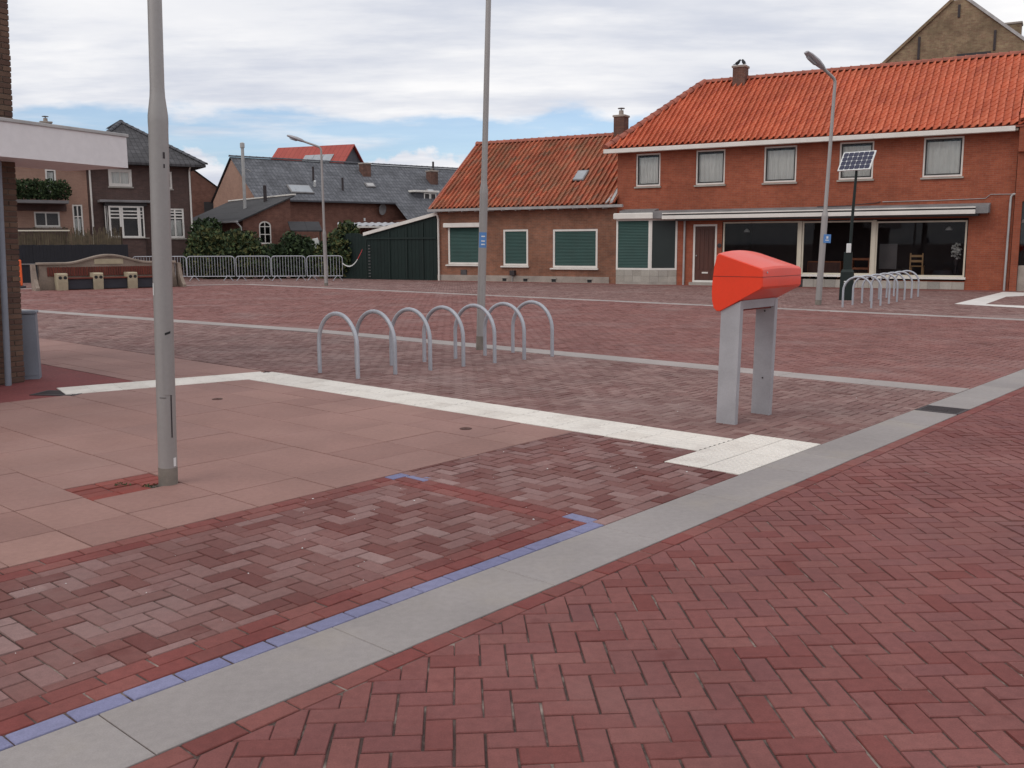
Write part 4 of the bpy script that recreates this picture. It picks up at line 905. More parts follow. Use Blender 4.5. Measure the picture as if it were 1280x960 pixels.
# things in the shop window (stand on the shop floor)
def hloc(x, y, z): c, s = math.cos(HA), math.sin(HA); return (HO[0] + x * c - y * s, HO[1] + x * s + y * c, z)
def chair(label, x, y, rz, mat, cat='chair', slats=2):
    o = thing('wooden_chair', label, cat, hloc(x, y, 0.33), HA + rz)
    for sx in (-0.2, 0.2):
        MB().box(sx - 0.022, sx + 0.022, -0.2, -0.156, 0, 0.44).build('leg', mat, o); MB().box(sx - 0.022, sx + 0.022, 0.156, 0.2, 0, 0.92).build('leg', mat, o)
    MB().bevbox(-0.23, 0.23, -0.22, 0.15, 0.44, 0.48, 0.01).build('seat', mat, o)
    for k in range(slats): MB().bevbox(-0.178, 0.178, 0.165, 0.19, 0.60 + k * 0.18, 0.68 + k * 0.18, 0.006).build('back_slat', mat, o)
    return o
chair('pale wooden chair showing its back in the right shop window', 11.36, 0.55, math.pi, 'light_wood', slats=2)
sh = thing('slatted_stool', 'reddish wooden slatted rack in the middle shop window', 'rack', hloc(9.45, 0.5, 0.33), HA)
for sx in (-0.3, 0.3): MB().box(sx - 0.03, sx + 0.03, -0.02, 0.3, 0, 0.75).build('upright', 'red_wood', sh)
for z in (0.12, 0.32, 0.66): MB().bevbox(-0.268, 0.268, -0.02, 0.3, z, z + 0.08, 0.006).build('shelf', 'red_wood', sh)
ch = thing('low_cabinet', 'brown wooden sideboard in the middle shop window', 'sideboard', hloc(8.15, 0.8, 0.33), HA)
MB().bevbox(-0.6, 0.6, -0.25, 0.25, 0.10, 0.62, 0.01).build('carcass', 'red_wood', ch)
for sx in (-0.3, 0.3): MB().bevbox(sx - 0.28, sx + 0.28, -0.265, -0.25, 0.14, 0.58, 0.006).build('drawer_front', 'door_wood', ch)
for sx in (-0.52, 0.52): MB().box(sx - 0.03, sx + 0.03, -0.2, 0.2, 0, 0.1).build('leg', 'red_wood', ch)
pf_ = thing('pouffe', 'dark round pouffe on the floor of the right shop window', 'pouffe', hloc(12.2, 0.6, 0.33), HA)
MB().lathe([(0.27, 0.0), (0.32, 0.06), (0.33, 0.2), (0.29, 0.30), (0.1, 0.33)], 20).build('cushion', 'dark_cloth', pf_, True); MB().lathe([(0.335, 0.145), (0.337, 0.155), (0.335, 0.165)], 20).build('piping', 'grey_board', pf_)
bd = thing('display_board', 'grey upright display board behind the right shop window', 'board', hloc(10.35, 0.75, 0.33), HA)
MB().bevbox(-0.3, 0.3, -0.02, 0.02, 0.35, 1.25, 0.006).build('panel', 'grey_board', bd)
for sx in (-0.25, 0.25): MB().box(sx - 0.02, sx + 0.02, -0.018, 0.018, 0, 0.348).build('leg', 'dark_iron', bd)
fl = thing('flower_stand', 'tall stand of white flowers at the right end of the shop window', 'flowers', hloc(12.62, 0.55, 0.33), HA)
MB().lathe([(0.13, 0), (0.05, 0.04), (0.035, 0.5), (0.09, 0.62), (0.07, 0.72)], 14).build('stand', 'dark_iron', fl, True)
pet = MB()
for k in range(150):
    d = Vector((random.gauss(0, 1), random.gauss(0, 1), random.gauss(0, 1))).normalized() * random.uniform(0.05, 1); c = Vector((d.x * 0.22, d.y * 0.2, 0.98 + d.z * 0.34)); a = Vector((random.gauss(0, 1), random.gauss(0, 1), random.gauss(0, 1))).normalized() * 0.045; b = a.cross(Vector((random.gauss(0, 1), 1, random.gauss(0, 1)))).normalized() * 0.045
    pet.add([c - a, c + b, c + a, c - b], [(0, 1, 2, 3)])
po = pet.build('blossoms', 'petal', fl); po['kind'] = 'stuff'
for lab, x, z in (('small white pendant lamp hanging in the left shop window', 5.1, 2.05), ('small pale pendant lamp hanging in the right shop window', 12.3, 2.05)):
    pl = thing('pendant_lamp', lab, 'lamp', hloc(x, 0.9, 0), HA)
    MB().lathe([(0.12, z), (0.10, z + 0.06), (0.03, z + 0.13)], 14).build('lamp_shade', 'petal', pl, True); MB().tube([(0, 0, z + 0.13), (0, 0, 2.615)], 0.006, 6).build('cord', 'black', pl)

# ---------------------------------------------------------------- neighbour at the right edge
NB = thing('brick_house', 'dark brick house end with a dim shop opening at the right edge', 'house', hloc(14.34, -0.12, 0), HA)
nw = wall_front(0.0, 5.0, -0.1, 5.6, [(0.22, 4.2, 0.0, 2.95)], 0.3); add_shell(nw, 0.0, 5.0, 7.4, -0.1, 5.6); nw.build('wall', 'brick_house', NB)
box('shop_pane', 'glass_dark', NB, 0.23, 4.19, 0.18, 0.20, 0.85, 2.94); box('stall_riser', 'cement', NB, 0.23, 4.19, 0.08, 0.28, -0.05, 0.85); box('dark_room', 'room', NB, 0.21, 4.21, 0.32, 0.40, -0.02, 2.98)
box('poster', 'blue_sign', NB, 0.3, 0.9, 0.21, 0.23, 1.35, 1.75); box('crossbar', 'grey_board', NB, 0.23, 4.19, 0.12, 0.18, 2.25, 2.36)
nr = MB().add([(0.0, -0.3, 5.55), (5.2, -0.3, 5.55), (5.2, 3.7, 8.27), (0.0, 3.7, 8.27), (0, 7.7, 5.55), (5.2, 7.7, 5.55)], [(0, 1, 2, 3), (3, 2, 5, 4), (0, 3, 4), (1, 5, 2), (0, 4, 5, 1)]).build('roof', 'ridge', NB)
tile_roof(nr, (0.0, -0.33, 5.58), (1, 0, 0), (0, 4.0, 2.72), (0, -2.72, 4.0), 2.2, 4.82, lambda x, y: True, 'pantile', 0.232, 0.318, most=150)
ridge_caps(nr, (0.0, 3.7, 8.30), (5.2, 3.7, 8.30))
box('parapet', 'brick_house', NB, 0.0, 0.22, -0.18, -0.002, 4.55, 5.54)

# ---------------------------------------------------------------- cottage with green shutters
CT = thing('cottage', 'low brick cottage with weathered red tiled roof and green roller shutters', 'house', (HO[0], HO[1], 0), HA)
CW = [(-8.27, -6.49, 0.74, 2.49), (-5.38, -4.14, 0.70, 2.26), (-2.94, -0.86, 0.63, 2.24)]
cw = wall_front(-8.83, -0.01, -0.12, 3.22, CW, 0.10); add_shell(cw, -8.83, -0.01, 7.6, -0.12, 3.22)
cw.add([(-8.83, 0, 3.22), (-8.83, 7.6, 3.22), (-8.83, 3.8, 6.32)], [(0, 2, 1)])
cw.build('wall', 'brick_cottage', CT)
for k, (x0, x1, z0, z1) in enumerate(CW):
    w = frame_mesh(x0 + .003, x1 - .003, z0 + .003, z1 - .003, 0.0 + 0.01, 0.085, 0.07).build('window', 'white_trim', CT)
    roller(w, 'roller_shutter', x0 + 0.085, x1 - 0.085, z0 + 0.085, z1 - 0.085, 0.045)
    MB().prism([(-0.09, z0 - 0.07), (0.05, z0 - 0.07), (0.05, z0 + 0.0), (-0.09, z0 - 0.02)], 'x', x0 - 0.10, x1 + 0.05).build('sill', 'white_trim', w)
    if k == 0: MB().bevbox(x0 - 0.13, x1 + 0.1, -0.19, 0.0, z1 - 0.12, z1 + 0.08, 0.02).build('shutter_box', 'white_trim', w)
    MB().prism([(x0 - 0.12, z1 + (0.09 if k == 0 else 0.004)), (x1 + 0.12, z1 + (0.09 if k == 0 else 0.004)), (x1 + 0.16, z1 + 0.27), (x0 - 0.16, z1 + 0.27)], 'y', -0.006, 0.01).build('brick_lintel', 'brick_cottage', w)
box('plinth', 'cement', CT, -8.85, -0.32, -0.028, -0.002, -0.12, 0.27)
for x in (-5.31, -4.26, -2.88, -1.2): 
    v = MB().box(x - 0.10, x + 0.10, -0.034, -0.029, 0.03, 0.15).build('air_vent', 'black', CT); MB().box(x - 0.14, x + 0.14, -0.06, -0.0285, 0.152, 0.19).build('vent_hood', 'stone_plinth', v)
v = box('air_vent', 'dark_iron', CT, -7.60, -7.27, -0.02, -0.003, 0.28, 0.50)
for k in range(4): box('louvre', 'grey_board', v, -7.58, -7.29, -0.03, -0.021, 0.30 + k * 0.05, 0.32 + k * 0.05)
mt = MB().bevbox(-4.98, -4.74, -0.16, -0.003, 0.28, 0.50, 0.02).build('meter_box', 'dark_iron', CT); MB().tube([(-4.9, -0.06, 0.3), (-4.9, -0.06, -0.1)], 0.02, 8).build('riser_pipe', 'zinc', mt)
MB().tube([(-8.72, -0.10, -0.1), (-8.72, -0.10, 2.75), (-8.72, -0.16, 2.90), (-8.72, -0.28, 3.02)], 0.045, 10).build('downpipe', 'white_trim', CT, True)
CEZ, CRZ, CRW = 3.20, 6.38, 3.8; crise = CRZ - CEZ; crun = CRW + 0.32; csl = math.hypot(crun, crise); cvd = (0, crun / csl, crise / csl); cnd = (0, -crise / csl, crun / csl)
cr_ = MB().add([(-9.0, -0.32, CEZ), (-0.02, -0.32, CEZ), (-0.02, CRW, CRZ), (-9.0, CRW, CRZ), (-9.0, 7.9, CEZ), (-0.02, 7.9, CEZ), (-9.0, -0.32, CEZ - 0.08), (-0.02, -0.32, CEZ - 0.08), (-9.0, 7.9, CEZ - 0.08), (-0.02, 7.9, CEZ - 0.08)],
               [(0, 1, 2, 3), (3, 2, 5, 4), (0, 6, 7, 1), (6, 8, 9, 7), (4, 5, 9, 8)]).build('roof', 'ridge', CT)
tile_roof(cr_, (-9.0, -0.32 - 0.05, CEZ + 0.0), (1, 0, 0), cvd, cnd, 8.97, csl - 0.16, lambda x, y: not (6.44 < x < 7.02 and 1.66 < y < 2.42), 'oldtile', 0.232, 0.318)
ridge_caps(cr_, (-9.0, CRW, CRZ - 0.005), (-0.4, CRW, CRZ - 0.005), 0.19)
MB().add([(-9.06, -0.36, CEZ - 0.10), (-8.98, -0.36, CEZ - 0.10), (-8.98, CRW, CRZ - 0.02), (-9.06, CRW, CRZ - 0.02), (-9.06, -0.36, CEZ + 0.06), (-8.98, -0.36, CEZ + 0.06), (-8.98, CRW, CRZ + 0.10), (-9.06, CRW, CRZ + 0.10)], [(3, 2, 1, 0), (4, 5, 6, 7), (0, 1, 5, 4), (3, 7, 6, 2), (0, 4, 7, 3), (1, 2, 6, 5)]).build('verge_tiles', 'ridge', CT)
MB().prism([(-0.48, 3.08), (-0.34, 3.08), (-0.34, 3.19), (-0.50, 3.19)], 'x', -9.05, 0.42).build('gutter', 'zinc', CT)
for k in range(13): box('gutter_bracket', 'zinc', CT, -8.6 + k * 0.68, -8.57 + k * 0.68, -0.46, 0.0, 3.04, 3.078)
def on_slope(x, d): return Vector((x, -0.32, CEZ)) + Vector(cvd) * d + Vector(cnd) * 0.06
a = on_slope(-2.56, 1.66); R3 = Matrix((Vector((1, 0, 0)), Vector(cvd), Vector(cnd))).transposed().to_4x4()
s_ = MB().bevbox(0, 0.58, 0, 0.74, 0.0, 0.07, 0.015).build('skylight', 'lead', cr_); s_.matrix_basis = Matrix.Translation(a) @ R3; MB().box(0.06, 0.52, 0.06, 0.68, 0.0705, 0.076).build('pane', 'roof_light', s_)
chimney(cr_, -1.55, CRW + 0.05, CRZ - 0.35, CRZ + 0.78, 0.50, 0.5, pot=0.3)
MB().add([(-0.36, -0.36, 3.24), (-0.03, -0.36, 3.24), (-0.03, 0.9, 4.2), (-0.10, 0.9, 4.2), (-0.36, -0.36, 3.30), (-0.03, -0.36, 3.36), (-0.03, 0.9, 4.32), (-0.10, 0.9, 4.28)], [(4, 5, 6, 7), (0, 4, 7, 3), (0, 1, 5, 4), (1, 2, 6, 5), (2, 3, 7, 6)]).build('flashing', 'zinc', CT)

# ---------------------------------------------------------------- old gable behind
OG = thing('old_gable_house', 'tall old brown brick gable with wall anchors rising behind the shop roof', 'house', hloc(7.5, 12.0, 0), HA)
# local origin under the left foot; apex about 3.4 m to the right
ax_, az_ = 3.56, 12.02
GP = [(-4.0, -0.1), (11.5, -0.1), (11.5, 5.8), (ax_ + 0.22, az_ + 0.25), (ax_ - 0.22, az_ + 0.25), (-4.0, 5.75)]
MB().prism(GP, 'y', 0.0, 0.5).build('gable_wall', 'brick_old', OG)
for p, q, nm in ((GP[5], GP[4], 'verge'), (GP[3], GP[2], 'verge')):
    d = Vector((q[0] - p[0], 0, q[1] - p[1])); up = Vector((-d.z, 0, d.x)).normalized() * 0.12; V = []
    for y in (-0.08, 0.58): V += [(p[0], y, p[1]), (q[0], y, q[1]), (q[0] + up.x, y, q[1] + up.z), (p[0] + up.x, y, p[1] + up.z)]
    MB().add(V, [(0, 1, 2, 3), (7, 6, 5, 4), (0, 4, 5, 1), (1, 5, 6, 2), (2, 6, 7, 3), (3, 7, 4, 0)]).build(nm, 'zinc' if p == GP[3] else 'brick_old', OG)
MB().add([(-4.1, 0.5, 5.7), (-4.1, 9, 5.7), (ax_, 9, az_), (ax_, 0.5, az_), (11.6, 0.5, 5.7), (11.6, 9, 5.7)], [(0, 3, 2, 1), (3, 4, 5, 2)]).build('roof', 'grey_tile', OG)
for x, z0, z1 in ((2.0, 9.85, 10.85), (ax_ + 0.02, 11.5, 12.05), (5.08, 9.95, 10.8)):
    a_ = MB().bevbox(x - 0.05, x + 0.05, -0.05, -0.002, z0, z1, 0.01).build('wall_anchor', 'dark_iron', OG)
MB().box(3.6, 4.95, -0.04, -0.003, 9.1, 9.93).build('bricked_opening', 'dark_frame', OG)
chimney(OG, 5.62, 2.6, 9.0, 11.42, 0.7, 0.7, mat='brick_old', pot=0)

# ---------------------------------------------------------------- green shed
SD = thing('green_shed', 'dark green boarded shed with a sloping white verge board beside the cottage', 'shed', (HO[0], HO[1], 0), HA)
def shed_top(x): return 2.12 + (x + 13.06) * (2.98 - 2.12) / (13.06 - 8.99) if x > -13.06 else 2.10 + 0.14 * math.sin(max(0, (x + 14.72) / 1.66) * math.pi)
x = -14.72
while x < -8.90:
    w = min(0.197, -8.90 - x); zt0, zt1 = shed_top(x) - 0.05, shed_top(x + w) - 0.05
    yy = 0.05 + random.uniform(0, 0.006) + (0.10 if x < -13.0 else 0.0)
    MB().prism([(x + 0.004, -0.1), (x + w - 0.002, -0.1), (x + w - 0.002, zt1), (x + 0.004, zt0)], 'y', yy, yy + 0.03).build('plank', 'shed_plank', SD); x += 0.2
MB().add([(-13.1, 0.2, 2.0), (-8.9, 0.2, 2.9), (-8.9, 4.0, 2.9), (-13.1, 4.0, 2.0), (-13.1, 0.2, -0.1), (-8.9, 0.2, -0.1), (-8.9, 4, -0.1), (-13.1, 4, -0.1)], [(0, 1, 2, 3), (0, 3, 7, 4), (1, 5, 6, 2), (3, 2, 6, 7)]).build('shed_body', 'shed_green', SD)
MB().prism([(-13.08, 2.05), (-8.86, 2.93), (-8.86, 3.08), (-13.08, 2.20)], 'y', -0.06, 0.03).build('verge_board', 'white_trim', SD)
for x in (-13.0, -11.6, -10.6, -9.68): box('batten', 'shed_green', SD, x - 0.03, x + 0.03, 0.02, 0.046, -0.1, shed_top(x) - 0.2)
box('rail', 'shed_green', SD, -12.95, -8.92, 0.0, 0.018, 1.88, 1.96)
for k in range(11): box('hinge_strip', 'grey_board', SD, -12.86, -12.74, 0.028, 0.045, 0.12 + k * 0.145, 0.15 + k * 0.145)

# ---------------------------------------------------------------- dark house on the left with its beige wing
LH = thing('dark_brick_house', 'dark brick house with grey hipped roof and white bay window at the left', 'house', (-16.85, 50.0, 0), rad(32))
LW = [(-3.62, -2.52, 4.55, 5.40), (-1.02, -0.58, 4.50, 5.36), (-0.98, -0.08, 2.02, 3.52)]
lw = wall_front(-4.60, 0.36, -0.2, 5.75, LW, 0.1); add_shell(lw, -4.60, 0.36, 9.0, -0.2, 5.75); lw.build('wall', 'brick_dark', LH)
window(LH, *[a + b for a, b in zip(LW[0], (.003, -.003, .003, -.003))], 0.02, 0.09, 'white_trim', 'white_trim', bars=(('v', -3.07),), cur=(4, 0.05), bt=0.06)
window(LH, *[a + b for a, b in zip(LW[1], (.003, -.003, .003, -.003))], 0.02, 0.09, 'white_trim', None, cur=(3, 0.05))
window(LH, *[a + b for a, b in zip(LW[2], (.003, -.003, .003, -.003))], 0.02, 0.09, 'white_trim', None, bars=(('h', 3.02), ('h', 3.18), ('h', 3.33), ('v', -0.53)), cur=(3, 0.5))
bw = MB().prism([(-3.95, 0.0), (-3.80, -0.5), (-2.15, -0.5), (-1.98, 0.0)], 'z', 0.0, 2.0).build('bay_base', 'brick_dark', LH)
for x0, x1, bars in ((-3.80, -3.22, (('h', 3.0), ('h', 3.17), ('h', 3.33))), (-3.215, -2.38, (('h', 3.0), ('h', 3.17), ('h', 3.33))), (-2.375, -2.15, (('h', 3.0), ('h', 3.17), ('h', 3.33)))):
    window(LH, x0, x1, 2.03, 3.58, -0.50, 0.085 if x1 - x0 > 0.3 else 0.06, 'white_trim', None, bars=bars, cur=None, sill=False)
window(LH, -4.0 + 0.06, -3.81, 2.03, 3.58, -0.30, 0.04, 'white_trim', None, sill=False)
box('bay_sill', 'stone_plinth', LH, -3.98, -1.96, -0.58, 0.0, 1.99, 2.028)
MB().bevbox(-4.20, -1.72, -0.72, 0.0, 3.74, 3.86, 0.02).build('bay_canopy', 'lead', LH); box('bay_head', 'dark_frame', LH, -3.96, -1.98, -0.5, 0.0, 3.585, 3.738)
for x in (-4.48, 0.28): MB().tube([(x, -0.07, 1.0), (x, -0.07, 5.4), (x, -0.4, 5.68)], 0.045, 8).build('downpipe', 'white_trim', LH)
lr = MB(); e0, e1x, ez = -5.25, 1.0, 5.72; ap = (-2.15, 4.0, 8.15); bp = (-2.15, 8.0, 8.15)
lr.add([(e0, -0.6, ez), (e1x, -0.6, ez), (e1x, 11.5, ez), (e0, 11.5, ez), ap, bp, (e0, -0.6, ez - 0.12), (e1x, -0.6, ez - 0.12), (e1x, 11.5, ez - 0.12), (e0, 11.5, ez - 0.12)], [(0, 1, 4), (1, 2, 5, 4), (2, 3, 5), (3, 0, 4, 5), (0, 6, 7, 1), (1, 7, 8, 2), (2, 8, 9, 3), (3, 9, 6, 0), (6, 9, 8, 7)])
lro = lr.build('roof', 'dark_tile', LH); ridge_caps(lro, (ap[0], ap[1], 8.16), (bp[0], bp[1], 8.16), 0.13, 0.4, 'slate'); ridge_caps(lro, (e1x, -0.6, ez + 0.03), ap, 0.12, 0.4, 'slate'); ridge_caps(lro, (e0, -0.6, ez + 0.03), ap, 0.12, 0.4, 'slate')
WG = thing('beige_house', 'beige brick house wing with a planted balcony, partly behind the white canopy', 'house', (-16.85, 50.0, 0), rad(32))
WW = [(-7.06, -5.94, 2.55, 3.26), (-5.36, -4.90, 2.08, 3.63), (-6.45, -5.98, 4.2, 5.28)]
ww = wall_front(-10.5, -4.62, -0.2, 6.0, WW, 0.1, 0.02); add_shell(ww, -10.5, -4.62, 8.0, -0.2, 6.0, 0.02); ww.build('wall', 'brick_beige', WG)
window(WG, *[a + b for a, b in zip(WW[0], (.003, -.003, .003, -.003))], 0.03, 0.07, 'white_trim', None, bars=(('v', -6.55),))
window(WG, *[a + b for a, b in zip(WW[1], (.003, -.003, .003, -.003))], 0.03, 0.07, 'white_trim', None, bars=(('h', 3.05), ('v', -5.13)), cur=(2, 0.6))
window(WG, *[a + b for a, b in zip(WW[2], (.003, -.003, .003, -.003))], 0.03, 0.08, 'white_trim', None, cur=(2, 0.05))
box('dark_band', 'brick_dark', WG, -10.5, -5.62, -0.05, 0.018, -0.2, 2.5); box('dark_band', 'brick_dark', WG, -10.5, -5.62, -0.05, 0.018, 3.30, 3.62)
box('balcony_slab', 'grey_board', WG, -8.6, -5.66, -1.3, -0.052, 3.62, 3.76)
wr = MB().add([(-10.8, -0.3, 6.0), (-4.3, -0.3, 6.0), (-5.5, 3.5, 6.9), (-9.5, 3.5, 6.9), (-4.3, 8.3, 6.0), (-10.8, 8.3, 6.0)], [(0, 1, 2, 3), (1, 4, 2), (4, 5, 3, 2), (5, 0, 3), (0, 5, 4, 1)]).build('roof', 'dark_tile', WG)
chimney(wr, -5.92, 3.0, 6.4, 7.74, 0.5, 0.5, pot=0.26)

# ---------------------------------------------------------------- foliage
def leaf_cloud(blobs, n, size, jitter=0.35):
    B = np.array(blobs, float); vol = B[:, 3] * B[:, 4] * B[:, 5]; idx = RNG.choice(len(B), n, p=vol / vol.sum())
    d = RNG.normal(size=(n, 3)); d /= np.linalg.norm(d, axis=1)[:, None]; r = RNG.uniform(0.35, 1.08, n) ** 0.6
    C = B[idx, :3] + d * r[:, None] * B[idx, 3:6]; C = C[C[:, 2] > (0.02 if size > 0.05 else 0.002)]; n = len(C)
    a = RNG.normal(size=(n, 3)); a /= np.linalg.norm(a, axis=1)[:, None]; b = np.cross(a, RNG.normal(size=(n, 3))); b /= np.linalg.norm(b, axis=1)[:, None]
    s = size * RNG.uniform(0.6, 1.4, n)[:, None]; V = np.stack([C - a * s, C + b * s * 0.55, C + a * s, C - b * s * 0.55], 1).reshape(-1, 3)
    return V, np.arange(n * 4).reshape(-1, 4)
def shrub(label, blobs, n, size, mats, cat='shrub', name='shrub', loc=(0, 0, 0), stems=4):
    o = thing(name, label, cat, loc)
    for k, mt_ in enumerate(mats):
        V, Q = leaf_cloud(blobs, n // len(mats), size); f = bpy.data.objects.new('foliage', numpy_mesh('foliage', V, Q, mt_)); COL.objects.link(f); f.parent = o; f['kind'] = 'stuff'
    for k in range(stems):
        b = blobs[k % len(blobs)]; MB().tube([(b[0] * 0.8, b[1] * 0.8, -0.05), (b[0] * 0.9 + 0.05, b[1] * 0.9, b[2] * 0.5), (b[0], b[1], b[2])], [0.04, 0.03, 0.012], 6).build('stem', 'stem', o)
    return o
shrub('yellow-green bushy shrub behind the crowd barriers beside the dark house', [(-1.1, 0, 1.3, 1.0, 0.9, 1.25), (0.3, 0.3, 1.2, 1.1, 0.9, 1.2), (1.2, -0.1, 0.9, 0.8, 0.8, 0.95), (-0.4, -0.3, 0.8, 1.2, 0.7, 0.8), (0.9, 0.2, 1.7, 0.6, 0.6, 0.6)], 9000, 0.10, ('green_leaf', 'yellow_leaf', 'green_dark'), loc=(-13.8, 47.2, 0))
shrub('tall dark shrub against the wall of the dark house', [(0, 0, 1.5, 0.7, 0.7, 1.4), (0.4, 0.2, 2.2, 0.6, 0.6, 0.8), (-0.3, 0, 0.8, 0.8, 0.7, 0.8)], 4000, 0.11, ('green_dark', 'green_leaf'), loc=(-15.6, 48.6, 0))
shrub('dark low shrub behind the third crowd barrier', [(-0.8, 0, 0.8, 0.9, 0.8, 0.9), (0.5, 0.2, 1.0, 0.9, 0.8, 1.1), (0.0, 0.5, 1.6, 0.6, 0.5, 0.7)], 5000, 0.10, ('green_dark', 'green_dark', 'green_leaf'), loc=(-10.9, 47.2, 0))
shrub('loose green shrub between the barriers and the green shed', [(0.3, 0, 1.2, 0.9, 0.8, 1.2), (-0.5, 0.3, 0.9, 0.8, 0.7, 0.9), (0.6, 0.2, 2.0, 0.6, 0.6, 0.8)], 5000, 0.11, ('green_dark', 'green_leaf', 'yellow_leaf'), loc=(-8.6, 47.0, 0))
for lab, x, y in (('tiny green weeds at the foot of the foreground lamp post', -2.46, 6.24), ('tiny green weeds in the loose brick patch', -2.66, 6.28)):
    shrub(lab, [(0, 0, 0.012, 0.035, 0.03, 0.02), (0.04, 0.02, 0.01, 0.03, 0.02, 0.015)], 60, 0.008, ('green_leaf',), 'weed', 'weed_tuft', (x, y, -0.012), stems=0)
bh = shrub('clipped hedge growing along the balcony of the beige house', [(x, 0, 0.45, 0.45, 0.35, 0.5) for x in (-1.3, -0.8, -0.3, 0.2, 0.7, 1.2)], 4500, 0.07, ('green_dark', 'green_leaf'), 'hedge', 'balcony_hedge', stems=6)
bh.matrix_basis = Matrix.Translation((-16.85, 50, 0)) @ Matrix.Rotation(rad(32), 4, 'Z') @ Matrix.Translation((-7.1, -0.8, 3.80))

# ---------------------------------------------------------------- long grey-roofed house and its outbuilding
MH = thing('grey_roofed_house', 'long brick house with a wide grey tiled roof, skylight and chimneys in the middle distance', 'house', (-18.235, 62.0, 0), rad(38))
wm = MB(); wm.add([(0.5, -3.4, -0.3), (28, -3.4, -0.3), (28, 3.4, -0.3), (0.5, 3.4, -0.3), (0.5, -3.4, 4.6), (28, -3.4, 4.6), (28, 3.4, 4.6), (0.5, 3.4, 4.6), (0.5, 0, 7.15)], [(0, 1, 5, 4), (2, 3, 7, 6), (3, 0, 4, 8, 7)])
wm.build('wall', 'brick_mid', MH)
MB().add([(0.44, -3.4, -0.2), (0.44, -3.4, 4.55), (0.44, 0, 7.05), (0.44, 3.4, 4.55), (0.44, 3.4, -0.2), (0.497, -3.4, -0.2), (0.497, -3.4, 4.55), (0.497, 0, 7.05), (0.497, 3.4, 4.55), (0.497, 3.4, -0.2)], [(4, 3, 2, 1, 0), (0, 1, 6, 5), (1, 2, 7, 6), (2, 3, 8, 7), (3, 4, 9, 8)]).build('gable_wall', 'brick_beige', MH)
mr = MB().add([(0.35, -3.75, 4.45), (10.2, -3.75, 4.45), (10.2, 0, 7.22), (0.35, 0, 7.22), (0.35, 3.75, 4.45), (28, 3.75, 4.45), (28, 0, 7.22), (28, -5.4, 3.25), (10.2, -5.4, 3.25), (0.35, -3.75, 4.33), (10.2, -3.75, 4.33)], [(0, 1, 2, 3), (3, 2, 6, 5, 4), (8, 7, 6, 2, 1), (0, 9, 10, 1)]).build('roof', 'grey_tile', MH)
box('lower_wall', 'brick_mid', MH, 10.22, 27.9, -5.1, -3.41, -0.3, 3.28)
ridge_caps(mr, (0.35, 0, 7.25), (28, 0, 7.25), 0.12, 0.45, 'slate')
def mslope(x, d): k = 1 / math.hypot(3.75, 2.77); return Vector((x, -3.75 + 3.75 * k * d, 4.45 + 2.77 * k * d))
kk = 1 / math.hypot(3.75, 2.77); MR = Matrix((Vector((1, 0, 0)), Vector((0, 3.75 * kk, 2.77 * kk)), Vector((0, -2.77 * kk, 3.75 * kk)))).transposed().to_4x4()
def rooflight(x, d, w, h, mat='roof_light'):
    s = MB().bevbox(0, w, 0, h, 0, 0.10, 0.02).build('skylight', 'lead', mr); s.matrix_basis = Matrix.Translation(mslope(x, d)) @ MR; MB().box(0.08, w - 0.08, 0.08, h - 0.08, 0.1005, 0.11).build('pane', mat, s)
rooflight(3.0, 0.7, 1.6, 0.9); rooflight(8.9, 1.7, 0.7, 0.5, 'zinc'); rooflight(13.6, 1.3, 0.6, 0.4)
chimney(mr, 9.57, -1.0, 5.9, 7.12, 0.62, 0.55, pot=0); chimney(mr, 14.75, -1.5, 5.4, 6.80, 0.62, 0.6, pot=0.15)
for x, d, h in ((5.2, 2.3, 0.9), (6.9, 1.3, 0.8), (15.6, 4.2, 0.7)):
    p = mslope(x, d); MB().tube([(p.x, p.y, p.z - 0.1), (p.x, p.y, p.z + h)], 0.075, 8).build('vent_pipe', 'dark_iron', mr)
p = mslope(5.0, 1.6); MB().tube([(p.x, p.y, p.z), (p.x - 0.05, p.y - 0.15, p.z + 0.35)], 0.08, 8).build('vent_pipe', 'white_label', mr)
dm = MB().add([(12.2, -3.2, 4.45), (13.95, -3.2, 4.45), (13.95, -3.2, 5.22), (12.2, -3.2, 5.22), (12.2, -2.0, 5.22), (13.95, -2.0, 5.22)], [(0, 1, 2, 3), (3, 2, 5, 4), (0, 3, 4), (1, 5, 2)]).build('dormer', 'slate', mr)
MB().bevbox(12.05, 14.1, -3.4, -2.0, 5.222, 5.36, 0.02).build('dormer_roof', 'white_trim', dm)
for x in (12.9, 13.42):
    dw = frame_mesh(x, x + 0.5, 4.62, 5.2, -3.27, 0.07, 0.05).build('dormer_window', 'white_trim', dm); box('pane', 'dark_frame', dw, x + 0.07, x + 0.43, -3.24, -3.23, 4.69, 5.13)
MB().tube([(2.6, -3.48, 4.3), (2.6, -3.48, 0.0)], 0.05, 8).build('downpipe', 'white_trim', MH)
MB().prism([(-3.90, 4.34), (-3.76, 4.34), (-3.76, 4.44), (-3.90, 4.44)], 'x', 0.4, 10.2).build('gutter', 'slate', MH)
dish = MB().lathe([(0.01, 0), (0.2, 0.03), (0.38, 0.11), (0.37, 0.12), (0.19, 0.045), (0.01, 0.015)], 18).build('satellite_dish', 'lead', MH, True); dish.matrix_basis = Matrix.Translation((9.3, -3.55, 4.0)) @ Matrix.Rotation(rad(100), 4, 'X') @ Matrix.Rotation(rad(20), 4, 'Y')
box('wall_lamp', 'white_label', MH, 8.0, 8.12, -3.47, -3.402, 3.2, 3.4)

OB = thing('low_outbuilding', 'low brick outbuilding with black felt roof and small arched white window', 'outbuilding', (-14.5, 52.1, 0), rad(38))
